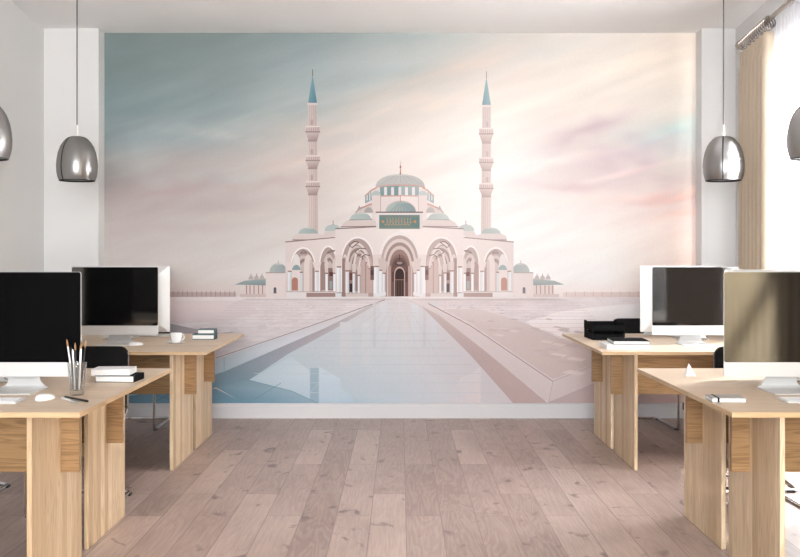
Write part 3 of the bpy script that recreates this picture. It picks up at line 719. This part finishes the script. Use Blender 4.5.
# diamonds of darker stone near the left foot of the path
gp([(216, 387), (249, 380), (292, 391), (318, 403), (244, 403)], [(120, 146, 160), (128, 152, 164), (142, 166, 180), (140, 164, 180), (104, 138, 156)])
stroke([(216, 389), (244, 403)], .5, (90, 122, 140)); stroke([(249, 380), (292, 391), (318, 403)], .5, (104, 134, 150)); stroke([(281, 383), (249, 403)], .5, (104, 134, 150))
gp([(104.5, 403), (130, 396), (190, 384), (216, 389), (244, 403)], [(92, 126, 146), (96, 128, 148), (104, 136, 154), (112, 142, 158), (108, 142, 160)])
stroke([(150, 392), (180, 403)], .5, (80, 110, 130)); stroke([(190, 384), (152, 403)], .5, (80, 110, 130))
# right side stripe and kerb
gp([(402, 297.5), (418, 303), (470, 354.6), (513, 403), (547.5, 403), (487, 352.5), (439, 315)], [(218, 206, 205), (204, 186, 184), (186, 166, 164), (176, 157, 155), (184, 163, 160), (190, 170, 167), (206, 188, 185)])
gp([(404, 297.5), (421, 306), (439, 315), (487, 352.5), (548.5, 402), (553, 381), (511, 352.6), (470, 325), (428, 303)], [(228, 218, 218), (224, 213, 213), (220, 208, 208), (214, 202, 202), (204, 191, 190), (210, 198, 197), (216, 203, 202), (222, 209, 208), (228, 217, 216)])
gp([(553, 381), (548.5, 402), (592, 384), (650, 362), (695.7, 346), (695.7, 332), (640, 350), (592, 366)], [(208, 196, 195), (200, 188, 188), (204, 188, 186), (208, 188, 184), (214, 190, 184), (220, 196, 190), (214, 194, 190), (210, 194, 192)])
gp([(548.5, 402), (547, 403), (695.7, 403), (695.7, 346), (650, 362), (592, 384)], [(180, 164, 164), (176, 160, 160), (190, 164, 158), (196, 170, 162), (186, 166, 162), (180, 163, 162)])
stroke([(428, 303.4), (470, 325.4), (511, 353), (553, 381.4)], .9, (170, 140, 138)); stroke([(553, 381), (592, 366), (640, 350), (695.7, 332)], .6, (184, 160, 156)); stroke([(553, 381), (548.6, 402)], .5, (178, 158, 156))
gp([(443, 309), (470, 323), (511, 351), (553, 379), (592, 364.6), (640, 348.8), (640, 336), (592, 335.6), (575, 339.4), (560, 338.4), (546, 332), (520, 321), (480, 309)], [(222, 208, 206), (216, 200, 198), (210, 193, 190), (202, 184, 181), (206, 188, 184), (214, 196, 191), (218, 202, 198), (214, 197, 194), (210, 192, 189), (210, 192, 189), (213, 196, 193), (218, 203, 201), (226, 213, 211)])
rg = random.Random(11)
for i in range(60):
    y = 304 + 66 * rg.random() ** 1.2; x = 430 + (y - 300) * 1.9 + rg.uniform(0, 90); w = (y - 294) * .22
    if x + w > 640 or (y - 300) * 1.62 + 432 > x: continue
    layer[0] -= .6; c = rg.choice([(224, 208, 203), (204, 187, 184), (220, 206, 203), (208, 192, 190)])
    gp([(x, y), (x + w, y + w * .16), (x + w * .6, y + w * .34), (x - w * .5, y + w * .15)], c)
HOLD[0] = False; layer[0] += 1
for i in range(60):
    y = 302 + 44 * rg.random() ** 1.2; x = 385 - (y - 296) * 3. - rg.uniform(0, 80); w = (y - 294) * .26
    if x - w < 180: continue
    layer[0] -= .6; c = rg.choice([(220, 212, 213), (206, 198, 200), (214, 206, 207), (208, 200, 202)])
    gp([(x, y), (x + w, y - w * .2), (x + w * 1.2, y + w * .05), (x + w * .1, y + w * .2)], c)
HOLD[0] = False; layer[0] += 1

me = bpy.data.meshes.new('wall_mural')
me.from_pydata(mv, [], mf); me.update()
ca = me.color_attributes.new('print', 'FLOAT_COLOR', 'POINT')
arr = np.ones((len(mv), 4), dtype=np.float32); arr[:, :3] = np.array(mc, dtype=np.float32)
ca.data.foreach_set('color', arr.ravel())
bm = bmesh.new(); bm.from_mesh(me); bm.normal_update()
for f in bm.faces:
    if f.normal.y > 0: f.normal_flip()
bm.to_mesh(me); bm.free()
me.materials.append(M['print'])
mural = bpy.data.objects.new('wall_mural', me); C.objects.link(mural)
tag(mural, 'large wallpaper print of a white domed mosque with two minarets at sunset', 'mural')

# ------------------------------------------------------------------ desks
DW, DD = 1.17, 1.48
def make_desk(label, loc, grp):
    t = thing('double_desk', label, 'desk', loc, 0, grp)
    z0 = TOP - .019
    for y0, y1 in ((0, DD / 2 - .001), (DD / 2 + .001, DD)):
        bm = bmesh.new(); fs = box(bm, 0, DW, y0, y1, z0, TOP)
        for f in bm.faces:
            if abs(f.normal.z) < .5 or True: pass
        bm.normal_update()
        for f in bm.faces: f.material_index = 0 if abs(f.normal.z) > .5 else 1
        link('desk_top', bm, [M['wood_top'], M['wood_edge']], t)
    for x in (INS, DW - INS - .02):
        for y in (.14, .835):
            bm = bmesh.new(); box(bm, x, x + .02, y, y + .6, 0.001, z0, bev=.0012)
            link('side_panel', bm, M['wood_leg'], t)
    for y in (.47, 1.12):
        bm = bmesh.new(); box(bm, INS - .075, DW - INS + .075, y, y + .022, .43, z0)
        link('beam', bm, M['wood_beam'], t)
    return t
INS = .23
DESK_G = 'light oak double desks'
dk = make_desk('light oak double desk at near left, holding the glass of brushes', (-1.18 - DW, 3.69, 0), DESK_G)
dup(dk, (-1.18 - DW, 6.07, 0), 0, 'light oak double desk at far left, holding the coffee cup', DESK_G)
dup(dk, (1.225, 3.69, 0), 0, 'light oak double desk at near right, holding the grey notebook', DESK_G)
dup(dk, (1.226, 6.07, 0), 0, 'light oak double desk at far right, holding the black letter trays', DESK_G)

# ------------------------------------------------------------------ monitors
def make_monitor(label, W, Hh, chin, gap, loc, rz, grp):
    t = thing('computer_monitor', label, 'monitor', loc, rz, grp)
    zb = gap; r = .009
    # casing: shallow wedge, front face at local y = 0 looking towards -y
    bm = bmesh.new(); out = rrect(W, Hh, r)
    f0 = lambda u, v: (u, 0, zb + Hh / 2 + v)
    f1 = lambda u, v: (u, .006, zb + Hh / 2 + v)
    f2 = lambda u, v: (u * .86, .024, zb + Hh / 2 + v * .84)
    f3 = lambda u, v: (u * .5, .040, zb + Hh / 2 + v * .5)
    rings = [[bm.verts.new(f(*p)) for p in out] for f in (f0, f1, f2, f3)]; n = len(out)
    bm.faces.new(rings[0]); bm.faces.new(rings[-1])
    for a, b in zip(rings[:-1], rings[1:]):
        for i in range(n): bm.faces.new((a[i], a[(i + 1) % n], b[(i + 1) % n], b[i]))
    link('casing', bm, M['alu'], t, True)
    bm = bmesh.new(); sh = Hh - chin - .002
    prism(bm, rrect(W - .0015, sh, r), lambda u, v: (u, -.0015, zb + chin + .001 + sh / 2 + v), lambda u, v: (u, .001, zb + chin + .001 + sh / 2 + v))
    link('screen', bm, M['screen'], t)
    bm = bmesh.new()   # one folded sheet: foot, bend, neck
    hw = .058
    prof = [(-.095, .0005), (.105, .0005), (.118, .004), (.122, .014), (.118, .03), (.075, .12), (.040, .20), (.034, .25)]
    th = .0035
    for w0, seg in ((.118, None),):
        L_ = []; R_ = []; L2 = []; R2 = []
        for i, (y, z) in enumerate(prof):
            w = .1 if i < 3 else .1 - (.1 - hw) * min(1, (i - 2) / 3.)
            dy = 0 if i < 2 else .004; dz = .005 if i < 3 else 0
            L_.append(bm.verts.new((-w, y, z))); R_.append(bm.verts.new((w, y, z)))
            L2.append(bm.verts.new((-w, y - dy, z + dz))); R2.append(bm.verts.new((w, y - dy, z + dz)))
        for i in range(len(prof) - 1):
            bm.faces.new((L_[i], R_[i], R_[i + 1], L_[i + 1])); bm.faces.new((L2[i + 1], R2[i + 1], R2[i], L2[i]))
            bm.faces.new((L_[i + 1], L2[i + 1], L2[i], L_[i])); bm.faces.new((R_[i], R2[i], R2[i + 1], R_[i + 1]))
        bm.faces.new((L_[0], L2[0], R2[0], R_[0])); bm.faces.new((L_[-1], R_[-1], R2[-1], L2[-1]))
    link('stand', bm, M['alu'], t, True)
    return t
G1 = 'silver computers facing the viewer'; G2 = 'silver computers facing away'
mf_ = make_monitor('silver computer with black screen on near left desk, cut by the left edge', .565, .445, .060, .066, (-1.356 - .2825, 4.25, TOP), 0, G1)
dup(mf_, (-1.867, 6.55, TOP), 0, 'silver computer with black screen on the far left desk', G1)
dup(mf_, (1.377 + .2825, 4.25, TOP), 0, 'silver computer with tan reflections in its screen on near right desk', G1)
dup(mf_, (1.935, 6.55, TOP), 0, 'silver computer with brown screen reflections on far right desk', G1)
mb_ = make_monitor('silver computer facing away, peeking out behind the far left screen', .70, .47, .07, .045, (-1.633 - .35, 7.10, TOP), PI, G2)
dup(mb_, (1.704 + .35, 7.10, TOP), PI, 'silver computer facing away, peeking out behind the far right screen', G2)
dup(mb_, (-1.545 - .35, 4.70, TOP), PI, 'silver computer facing away, hidden behind the near left screen', G2).scale = (1, 1, .955)
dup(mb_, (1.53 + .35, 4.72, TOP), PI, 'silver computer facing away, hidden behind the near right screen', G2)

# ------------------------------------------------------------------ keyboards and mice
def make_keyboard(label, loc, rz, grp):
    t = thing('keyboard', label, 'keyboard', loc, rz, grp)
    bm = bmesh.new(); W, D = .28, .115
    o = rrect(W, D, .008)
    prism(bm, o, lambda u, v: (u, v, .0006), lambda u, v: (u, v, .006 + .0035 * (v + D / 2) / D))
    link('keyboard_body', bm, M['alu'], t)
    bm = bmesh.new()
    for r in range(6):
        n = 14 if r else 1
        y = -.046 + r * .0165
        ks = [(-.128 + i * .0183, .0158) for i in range(14)] if r else [(-.128 + i * .0183, .0158) for i in range(4)] + [(-.0548, .09)] + [(.0367 + .0183 * i, .0158) for i in range(5)]
        for x, w in ks:
            z = .0062 + .0035 * (y + D / 2) / D
            box(bm, x, x + w, y - .0, y + .0138, z, z + .0022)
    link('keys', bm, M['key'], t)
    return t
KG = 'slim white keyboards'
kb = make_keyboard('slim white keyboard at the left edge of near left desk', (-1.64, 3.96, TOP), 0, KG)
dup(kb, (1.66, 3.98, TOP), 0, 'slim white keyboard at the right edge of near right desk', KG)
dup(kb, (-1.76, 4.90, TOP), PI, 'slim keyboard seen below the screen on near left desk', KG)
dup(kb, (1.98, 4.90, TOP), PI, 'slim keyboard seen below the screen on near right desk', KG)
dup(kb, (-1.80, 7.32, TOP), PI, 'slim keyboard lying behind the screens on far left desk', KG)
dup(kb, (2.09, 7.34, TOP), PI, 'slim keyboard lying behind the screens on far right desk', KG)
def make_mouse(label, loc, rz, grp):
    bm = bmesh.new(); n = 20
    rings = []
    for j in range(7):
        a = j / 6 * PI / 2; k = math.cos(a) ** .6 if j < 6 else 0.001; z = .004 + .020 * math.sin(a)
        rings.append([bm.verts.new((.030 * k * math.cos(t) * (1 + .06 * math.sin(t)), .056 * k * math.sin(t), z * (1 - .25 * math.sin(t) * k))) for t in [2 * PI * q / n for q in range(n)]])
    base = [bm.verts.new((v.co.x * .94, v.co.y * .94, .0006)) for v in rings[0]]
    rings.insert(0, base)
    for A, B in zip(rings[:-1], rings[1:]):
        for q in range(n): bm.faces.new((A[q], A[(q + 1) % n], B[(q + 1) % n], B[q]))
    bm.faces.new(base[::-1]); bm.faces.new(rings[-1])
    o = link('computer_mouse', bm, M['white_pl'], None, True, loc); o.rotation_euler = (0, 0, rz)
    return tag(o, label, 'mouse', grp)
MG = 'white computer mice'
x, y = on(45, 399.6); ms = make_mouse('white computer mouse beside the keyboard on near left desk', (x, y, TOP), -.25, MG)
x, y = on(135.8, 345.4); dup(ms, (x, y, TOP), -.6, 'white computer mouse on the far left desk', MG)
x, y = on(651.5, 334.6); dup(ms, (x - .02, y - .03, TOP), -1.1, 'white computer mouse beside the books on far right desk', MG)

# ------------------------------------------------------------------ books and small things
def make_book(name, label, W, D, T, loc, rz, cover, grp=None, elastic=False, c=.003, side=False):
    """spine at the back (+y), pages seen from the front"""
    t = thing(name, label, 'book' if name == 'book' else 'notebook', loc, rz, grp)
    bm = bmesh.new()
    box(bm, -W / 2, W / 2, -D / 2, D / 2, 0.0004, c); box(bm, -W / 2, W / 2, -D / 2, D / 2, T - c, T); box(bm, -W / 2, W / 2, D / 2 - c, D / 2, c, T - c)
    if side: box(bm, W / 2 - c, W / 2, -D / 2, D / 2 - c, c, T - c)
    link('cover', bm, cover, t)
    bm = bmesh.new(); box(bm, -W / 2 + .003, W / 2 - c - .0005, -D / 2 + .003, D / 2 - c, c, T - c)
    link('pages', bm, M['paper'], t)
    if elastic:
        bm = bmesh.new(); x = -W / 2 + .022
        box(bm, x, x + .007, -D / 2 - .001, D / 2 + .001, 0.0003, .0006 + T); link('elastic_band', bm, M['blackcov'], t)
    return t
x0, y0 = on(117.5, 382.4); make_book('book', 'black-covered book with white pages beneath the white book, near left desk', .182, .15, .030, (x0 - .010, y0 + .075, TOP), -.06, M['blackcov'], side=True)
make_book('book', 'white book lying on the black-covered book, near left desk', .178, .145, .027, (x0 - .040, y0 + .082, TOP + .0305), .04, M['whitecov'])
x0, y0 = on(203.4, 339.8); make_book('book', 'grey-teal book beneath a smaller one beside the cup', .155, .11, .038, (x0, y0 + .055, TOP), 0, M['teal'], c=.006, side=True)
make_book('book', 'smaller grey-teal book topmost of the stack beside the cup', .118, .10, .034, (x0 + .018, y0 + .058, TOP + .0385), 0, M['teal'], c=.006, side=True)
x0, y0 = on(628.6, 349.4); make_book('book', 'white book beneath the black one on far right desk', .275, .27, .028, (x0 + .005, y0 + .135, TOP), -.02, M['whitecov'])
make_book('book', 'black book with white pages lying on the white book, far right desk', .225, .27, .024, (x0 + .028, y0 + .140, TOP + .0285), -.05, M['blackcov'])
x0, y0 = on(730, 402.6); make_book('notebook', 'grey notebook with black elastic band on the near right desk', .134, .105, .018, (x0, y0 + .052, TOP), -.05, M['greycov'], None, True)

# letter trays
def make_tray(label, loc, rz, grp):
    t = thing('letter_tray', label, 'tray', loc, rz, grp)
    W, D, T = .225, .28, .062
    bm = bmesh.new(); box(bm, -W / 2, W / 2, -D / 2, D / 2, .0005, .006); link('tray_base', bm, M['tray'], t)
    bm = bmesh.new()
    for sx in (-1, 1):
        prism(bm, [(-D / 2, .0005), (D / 2, .0005), (D / 2, T), (D / 2 - .06, T), (D / 2 - .09, T - .012), (-D / 2 + .07, T - .012), (-D / 2 + .05, T), (-D / 2, T)],
              lambda u, v: (sx * W / 2, u, v), lambda u, v: (sx * (W / 2 - .008), u, v))
    box(bm, -W / 2 + .008, W / 2 - .008, D / 2 - .008, D / 2, .006, T - .01)
    box(bm, -W / 2 + .008, W / 2 - .008, -D / 2, -D / 2 + .008, .006, T - .022)
    link('tray_wall', bm, M['tray'], t)
    return t
x0, y0 = on(603.5, 340.2)
tr = make_tray('black letter tray standing on the far right desk, lower of the two', (x0 + .035, y0 + .15, TOP), .03, 'black letter trays')
dup(tr, (x0 + .033, y0 + .152, TOP + .063), .02, 'black letter tray stacked on top of the other tray', 'black letter trays')

# cup and saucer
x0, y0 = on(176, 343.3)
t = thing('coffee_cup', 'white coffee cup standing on the white saucer', 'cup', (x0 + .002, y0, TOP + .006))
bm = bmesh.new(); lathe(bm, [(0, .0), (.022, .0), (.024, .004), (.032, .014), (.037, .035), (.039, .064), (.0365, .064), (.034, .034), (.029, .016), (.0, .010)], 32)
bmesh.ops.remove_doubles(bm, verts=bm.verts, dist=1e-5); link('cup_bowl', bm, M['ceramic'], t, True)
bm = bmesh.new(); tube(bm, [(.036 + .017 * math.sin(a), 0, .037 + .018 * math.cos(a)) for a in [PI * k / 10 for k in range(11)]], .0035, 8); link('handle', bm, M['ceramic'], t, True)
bm = bmesh.new(); lathe(bm, [(0, .0005), (.035, .0005), (.040, .003), (.068, .011), (.068, .0135), (.040, .007), (.0, .0055)], 36); bmesh.ops.remove_doubles(bm, verts=bm.verts, dist=1e-5)
tag(link('saucer', bm, M['ceramic'], None, True, (x0, y0, TOP)), 'white saucer beneath the coffee cup on far left desk', 'saucer')

# glass with brushes
x0, y0 = on(77, 395.2)
bm = bmesh.new(); lathe(bm, [(0, .0006), (.026, .0006), (.028, .004), (.0395, .138), (.0375, .138), (.0265, .022), (0, .020)], 32); bmesh.ops.remove_doubles(bm, verts=bm.verts, dist=1e-5)
gl = tag(link('drinking_glass', bm, M['tumbler'], None, True, (x0, y0, TOP)), 'clear tumbler holding paintbrushes on the near left desk', 'glass')
rb = random.Random(5)
# (base x, base y, tip x, tip y, length, handle material, label)
BR = [(-.012, .004, -.042, -.004, .212, 'white_pl', 'white-handled paintbrush leaning furthest left in the glass'),
      (-.014, -.006, -.026, .006, .178, 'black_pl', 'short black pencil leaning left in the glass'),
      (-.002, .010, -.014, .012, .165, 'black_pl', 'shortest black pencil standing upright in the glass'),
      (.002, -.010, -.004, -.012, .196, 'black_pl', 'black paintbrush standing upright mid-glass'),
      (.006, .006, .010, .018, .190, 'alu_edge', 'silver-handled paintbrush just right of the glass centre'),
      (.012, -.004, .020, -.006, .200, 'white_pl', 'white-handled paintbrush leaning right in the glass'),
      (.010, .010, .034, .010, .205, 'black_pl', 'black paintbrush leaning furthest right in the glass'),
      (-.004, -.012, -.012, -.018, .170, 'alu_edge', 'silver pencil left of centre in the glass')]
for bx, by, tx, ty, ln, hm, lb in BR:
    brush = hm != 'black_pl' or 'paintbrush' in lb
    t = thing('paintbrush' if 'brush' in lb else 'pencil', lb, 'brush' if 'brush' in lb else 'pencil', (x0 + bx, y0 + by, TOP + .0235), 0, 'brushes and pencils in the glass')
    d = Vector((tx - bx, ty - by, ln)).normalized()
    bm = bmesh.new(); tube(bm, [d * 0, d * ln * .4, d * (ln - .03)], .0035, 8, radii=[.0024, .0038, .0032]); link('handle', bm, M[hm], t, True)
    bm = bmesh.new()
    if 'brush' in lb: tube(bm, [d * (ln - .03), d * (ln - .018), d * (ln - .006), d * ln], .003, 8, radii=[.0034, .0040, .0026, .0006]); link('bristles', bm, M['bristle'], t, True)
    else: tube(bm, [d * (ln - .03), d * (ln - .012), d * ln], .003, 8, radii=[.0032, .0032, .0005]); link('pencil_tip', bm, M[hm], t, True)
# pens on the desk
def make_pen(name, label, a, b, mat, capm):
    pa = on(*a); pb = on(*b); v = Vector((pb[0] - pa[0], pb[1] - pa[1], 0)); ln = v.length
    t = thing(name, label, 'pen', (pa[0], pa[1], TOP + .0048), math.atan2(v.y, v.x))
    bm = bmesh.new(); tube(bm, [(0, 0, 0), (.012, 0, 0), (ln * .62, 0, 0)], .004, 10, radii=[.001, .0042, .0042]); link('barrel', bm, mat, t, True)
    bm = bmesh.new(); tube(bm, [(ln * .62, 0, 0), (ln - .004, 0, 0), (ln, 0, 0)], .0046, 10, radii=[.0046, .0046, .003]); link('cap', bm, capm, t, True)
make_pen('pen', 'black pen lying beside the glass of brushes', (64, 397.6), (88, 402.4), M['black_pl'], M['black_pl'])
make_pen('pen', 'white pen lying in front of the black pen', (61, 398.8), (79, 404.2), M['white_pl'], M['alu_edge'])
# folded paper on the near right desk
x0, y0 = on(690.5, 376.)
bm = bmesh.new()
a = [bm.verts.new(p) for p in ((-.026, -.02, .0006), (.022, -.02, .0006), (-.008, .0, .062), (.028, .03, .0006), (-.024, .03, .0006), (.006, .012, .030))]
for q in ((0, 1, 2), (1, 5, 2), (1, 3, 5), (3, 4, 2), (3, 2, 5), (4, 0, 2), (0, 4, 3, 1)): bm.faces.new([a[i] for i in q])
tag(link('folded_paper', bm, M['whitecov'], None, False, (x0, y0, TOP)), 'small folded white paper at the back corner of near right desk', 'paper')

# ------------------------------------------------------------------ chairs
def make_chair(label, loc, rz, grp):
    t = thing('office_chair', label, 'chair', loc, rz, grp)
    hw, yf, yb, r = .186, .28, -.28, .0105
    path = [(hw, -.215, .80), (hw, -.20, .46), (hw, yf - .01, .455), (hw, yf, r + .0005), (hw, yb, r + .0005), (-hw, yb, r + .0005), (-hw, yf, r + .0005), (-hw, yf - .01, .455), (-hw, -.20, .46), (-hw, -.215, .80)]
    bm = bmesh.new(); tube(bm, smoothpath(path, .05), r, 10); link('sled_frame', bm, M['chrome'], t, True)
    bm = bmesh.new(); o = rrect(.40, .46, .06)
    fs = prism(bm, o, lambda u, v: (u * .96, v + .01, .466), lambda u, v: (u, v + .01, .505)); link('seat', bm, M['black_fab'], t, True)
    bm = bmesh.new(); n = 12; o = rrect(.385, .33, .05)
    f = lambda off: (lambda u, v: (u, -.195 - off - .035 * (v / .3) + .5 * u * u, .665 + v))
    prism(bm, o, f(0.), f(.026)); link('backrest', bm, M['black_fab'], t, True)
    for sx in (-1, 1):
        for yy in (yf - .045, yb + .045):
            bm = bmesh.new(); box(bm, sx * hw - .014, sx * hw + .014, yy - .022, yy + .022, .0002, .014, bev=.003); link('glide', bm, M['black_pl'], t)
        bm = bmesh.new(); bx = sx * hw
        box(bm, bx - .016, bx + .016, yf - .035, yf + .014, .40, .445, bev=.006); link('seat_clip', bm, M['black_pl'], t)
    return t
CG = 'black chairs on chrome sled frames'
ch = make_chair('black chair on chrome sled frame behind the books of near left desk', (-1.70, 5.33, 0), PI - .02, CG)
dup(ch, (1.93, 5.31, 0), PI + .02, 'black chair on chrome sled frame behind the near right screen', CG)
dup(ch, (1.985, 5.84, 0), math.radians(84), 'chrome sled chair turned sideways before the far right desk', CG)
dup(ch, (-2.45, 5.52, 0), PI, 'chrome sled chair whose base shows beneath the near left desk', CG)
dup(ch, (-2.06, 7.90, 0), PI, 'chrome sled chair between the far left desk and the mural', CG)
dup(ch, (1.925, 7.90, 0), PI + .05, 'chrome sled chair between the far right desk and the mural', CG)

# ------------------------------------------------------------------ pendant lamps
def make_pendant(label, loc, rz, grp):
    """origin at the ceiling; shade bottom at z 1.845"""
    t = thing('pendant_lamp', label, 'lamp', loc, rz, grp)
    zb = 1.845 - H; zt = zb + .305
    bm = bmesh.new(); tube(bm, [(0, 0, -.03), (0, 0, zt + .07)], .0042, 8); link('cord', bm, M['cordm'], t, True)
    bm = bmesh.new(); lathe(bm, [(0, -.032), (.045, -.03), (.05, -.012), (.05, -.0005), (0, -.0005)], 24); link('ceiling_rose', bm, M['socket'], t, True)
    bm = bmesh.new(); lathe(bm, [(0, zt + .075), (.007, zt + .075), (.0085, zt + .06), (.009, zt), (.016, zt - .003), (0, zt - .004)], 16); link('cord_grip', bm, M['socket'], t, True)
    prof = []
    hs = [(1.0, .30), (.985, .40), (.95, .52), (.88, .66), (.78, .80), (.64, .91), (.48, .975), (.34, 1.0), (.2, .985), (.08, .93), (.0, .86)]
    for h, r in hs: prof.append((.1365 * r, zb + .30 * h))
    bm = bmesh.new(); lathe(bm, prof, 48)
    lathe(bm, [(.0, zt - .004), (.03, zt - .004), (.041, zt - .006)], 48)
    sh = link('shade', bm, M['smoke'], t, True)
    bm = bmesh.new(); r0 = .1365 * .86
    lathe(bm, [(r0 + .001, zb - .002), (r0 + .0015, zb + .007), (r0 - .002, zb + .007), (r0 - .003, zb - .002), (r0 + .001, zb - .002)], 48); link('rim', bm, M['rim'], t, True)
    # the overlapping seam of the two shells
    bm = bmesh.new()
    for sgn in (1,):
        pts = [(r + .0015, z) for r, z in prof]
        W = .0045
        for i in range(len(pts) - 1):
            (r1, z1), (r2, z2) = pts[i], pts[i + 1]
            a1, a2 = W / max(r1, .03), W / max(r2, .03)
            q = [(r1 * math.cos(-a1), r1 * math.sin(-a1), z1), (r1 * math.cos(a1), r1 * math.sin(a1), z1), (r2 * math.cos(a2), r2 * math.sin(a2), z2), (r2 * math.cos(-a2), r2 * math.sin(-a2), z2)]
            bm.faces.new([bm.verts.new(p) for p in q])
    link('seam', bm, M['rim'], sh)
    bm = bmesh.new(); bz = zb + .12
    lathe(bm, [(0, bz - .035), (.02, bz - .028), (.03, bz), (.022, bz + .03), (.014, bz + .05), (.014, bz + .09), (0, bz + .09)], 20); link('bulb', bm, M['bulb'], t, True)
    bm = bmesh.new(); lathe(bm, [(0, bz + .088), (.017, bz + .088), (.017, zt - .004), (0, zt - .004)], 16); link('bulb_socket', bm, M['rim'], t, True)
    return t
PG = 'smoked mirror pendant lamps'
pd = make_pendant('smoked mirror pendant hanging before the left wall, fully in view', (-2.196, 6.8, H), math.radians(-120), PG)
dup(pd, (2.20, 6.8, H), math.radians(-110), 'smoked mirror pendant hanging before the curtain', PG)
dup(pd, (-2.196, 5.29, H), math.radians(-150), 'smoked mirror pendant cut by the left edge of the photo', PG)
dup(pd, (2.19, 5.29, H), math.radians(250), 'smoked mirror pendant cut by the right edge of the photo', PG)

# ------------------------------------------------------------------ curtains
RY0, RY1 = 7.53, 1.1
def rodx(y): return 2.54 - .10 * (7.5 - y) if y > 6.1 else 2.40
ZR = 2.905
t = thing('curtain_rod', 'bronze curtain rod running along the top of the right wall', 'curtain rod', (0, 0, 0))
bm = bmesh.new(); tube(bm, [(rodx(y), y, ZR) for y in (7.42, 6.8, 6.1, 4., .15)], .017, 12); link('rod', bm, M['rodm'], t, True)
bm = bmesh.new(); tube(bm, [(rodx(7.4), 7.40, ZR), (rodx(7.4) + .002, 7.43, ZR), (rodx(7.4) + .003, 7.46, ZR), (rodx(7.4) + .004, 7.48, ZR)], .03, 20, radii=[.026, .034, .034, .012]); link('finial', bm, M['rodm'], t, True)
for y in (7.385, 4.45, .25):
    bm = bmesh.new(); tube(bm, [(rodx(y), y, ZR), (XR(y) - .001, y, ZR)], .009, 10); link('bracket', bm, M['rodm'], t, True)
def make_curtain(label, y0, y1, nf, amp, mat, zb, name='curtain', rings=True, cat='curtain', xo=0., header=True, xf=rodx, ztop=None):
    t = thing(name, label, cat, (0, 0, 0))
    zt = ZR - .08 if ztop is None else ztop; bm = bmesh.new(); n = nf * 12; rows_ = [zt, zt - .04, zt - .11, zt - .16, zt - .6, (zt + zb) / 2, zb + .4, zb]
    rnd = random.Random(nf); ph = [rnd.uniform(-.5, .5) for _ in range(nf + 2)]
    vs = []
    for j, z in enumerate(rows_):
        r = []
        for i in range(n + 1):
            u = i / n * nf; y = y0 + (y1 - y0) * i / n; k = int(u); f = u - k
            s = math.sin(2 * PI * u + (ph[k] * (1 - f) + ph[k + 1] * f) * min(1, j / 4.))
            sq = math.copysign(abs(s) ** .7, s) if nf > 20 else 1. - 2. * abs(math.sin(PI * u)) ** .9
            a = amp * (.75 if j < 3 else 1.0)
            r.append(bm.verts.new((xf(y) + xo + a * sq, y + .006 * math.cos(4 * PI * u), z)))
        vs.append(r)
    for j in range(len(rows_) - 1):
        for i in range(n): bm.faces.new((vs[j][i], vs[j][i + 1], vs[j + 1][i + 1], vs[j + 1][i]))
    o = link('fabric', bm, mat, t, True)
    md = o.modifiers.new('thick', 'SOLIDIFY'); md.thickness = .003
    if rings:
        for k in range(nf):
            yy = y0 + (y1 - y0) * (k + .5) / nf
            for dy in (-.026, .026):
                bm = bmesh.new(); c = Vector((rodx(yy + dy), yy + dy, ZR - .018))
                tube(bm, [c + Vector((.041 * math.cos(a), .006 * math.sin(2 * a), .041 * math.sin(a))) for a in [2 * PI * q / 18 for q in range(18)]], .005, 8, closed=True)
                tube(bm, [c + Vector((0, 0, -.041)), c + Vector((0, .004, -.062))], .005, 6)
                link('ring', bm, M['rodm'], t, True)
    return t
make_curtain('pleated beige curtain hanging at the far end of the rod', 7.36, 6.62, 7, .042, M['curtain'], .02, xo=-.004)
make_curtain('beige curtain drawn across the nearer window', 2.75, .2, 17, .04, M['curtain_b'], .02)
bm = bmesh.new(); xs = lambda y: XR(y) - .075
tube(bm, [(xs(y), y, 2.968) for y in (7.0, 6.1, 4.6)], .006, 8)
tag(link('sheer_rod', bm, M['alu_edge'], None, True), 'thin rod carrying the white sheer by the window', 'curtain rod')
make_curtain('white sheer curtain glowing in the window light', 7.2, 5.45, 29, .013, M['sheer'], .03, 'sheer_curtain', False, 'curtain', 0., True, xs, 2.94)

# ------------------------------------------------------------------ light
def area(name, loc, rot, sx, sy, power, col):
    l = bpy.data.lights.new(name, 'AREA'); l.shape = 'RECTANGLE'; l.size = sx; l.size_y = sy; l.energy = power; l.color = col
    o = bpy.data.objects.new(name, l); C.objects.link(o); o.location = loc; o.rotation_euler = rot; return o
area('window_daylight', (2.98, 6.25, 1.4), (0, math.radians(90), 0), 2.5, 1.9, 540, (1., .985, .97))
area('window_daylight', (6.4, 2.0, 2.3), (0, math.radians(84), math.radians(9)), .9, .7, 2600, (1., .985, .96))
area('window_daylight', (-.3, YR - .35, 1.72), (math.radians(90), 0, 0), 3., 2.25, 640, (.98, .985, 1.))
sl = bpy.data.lights.new('sun', 'SUN'); sl.energy = 11.; sl.color = (1., .93, .84); sl.angle = math.radians(5)
so = bpy.data.objects.new('sun', sl); C.objects.link(so)
so.rotation_euler = Vector((-1., -.75, -.55)).to_track_quat('-Z', 'Y').to_euler()
w = bpy.data.worlds.new('sky'); bpy.context.scene.world = w; w.use_nodes = True
bg = w.node_tree.nodes['Background']; bg.inputs[0].default_value = (.92, .96, 1., 1); bg.inputs[1].default_value = 2.2

# ------------------------------------------------------------------ camera
cam = bpy.data.cameras.new('camera'); co = bpy.data.objects.new('camera', cam); C.objects.link(co)
co.location = (0, 0, CAMH); co.rotation_euler = (PI / 2, 0, 0)
cam.sensor_width = 36; cam.lens = 45.; cam.shift_y = -20.5 / 800.; cam.clip_start = .05
sc = bpy.context.scene; sc.camera = co
sc.view_settings.view_transform = 'Standard'; sc.view_settings.look = 'None'; sc.view_settings.gamma = 1; sc.view_settings.use_curve_mapping = False
sc.view_settings.exposure = .38
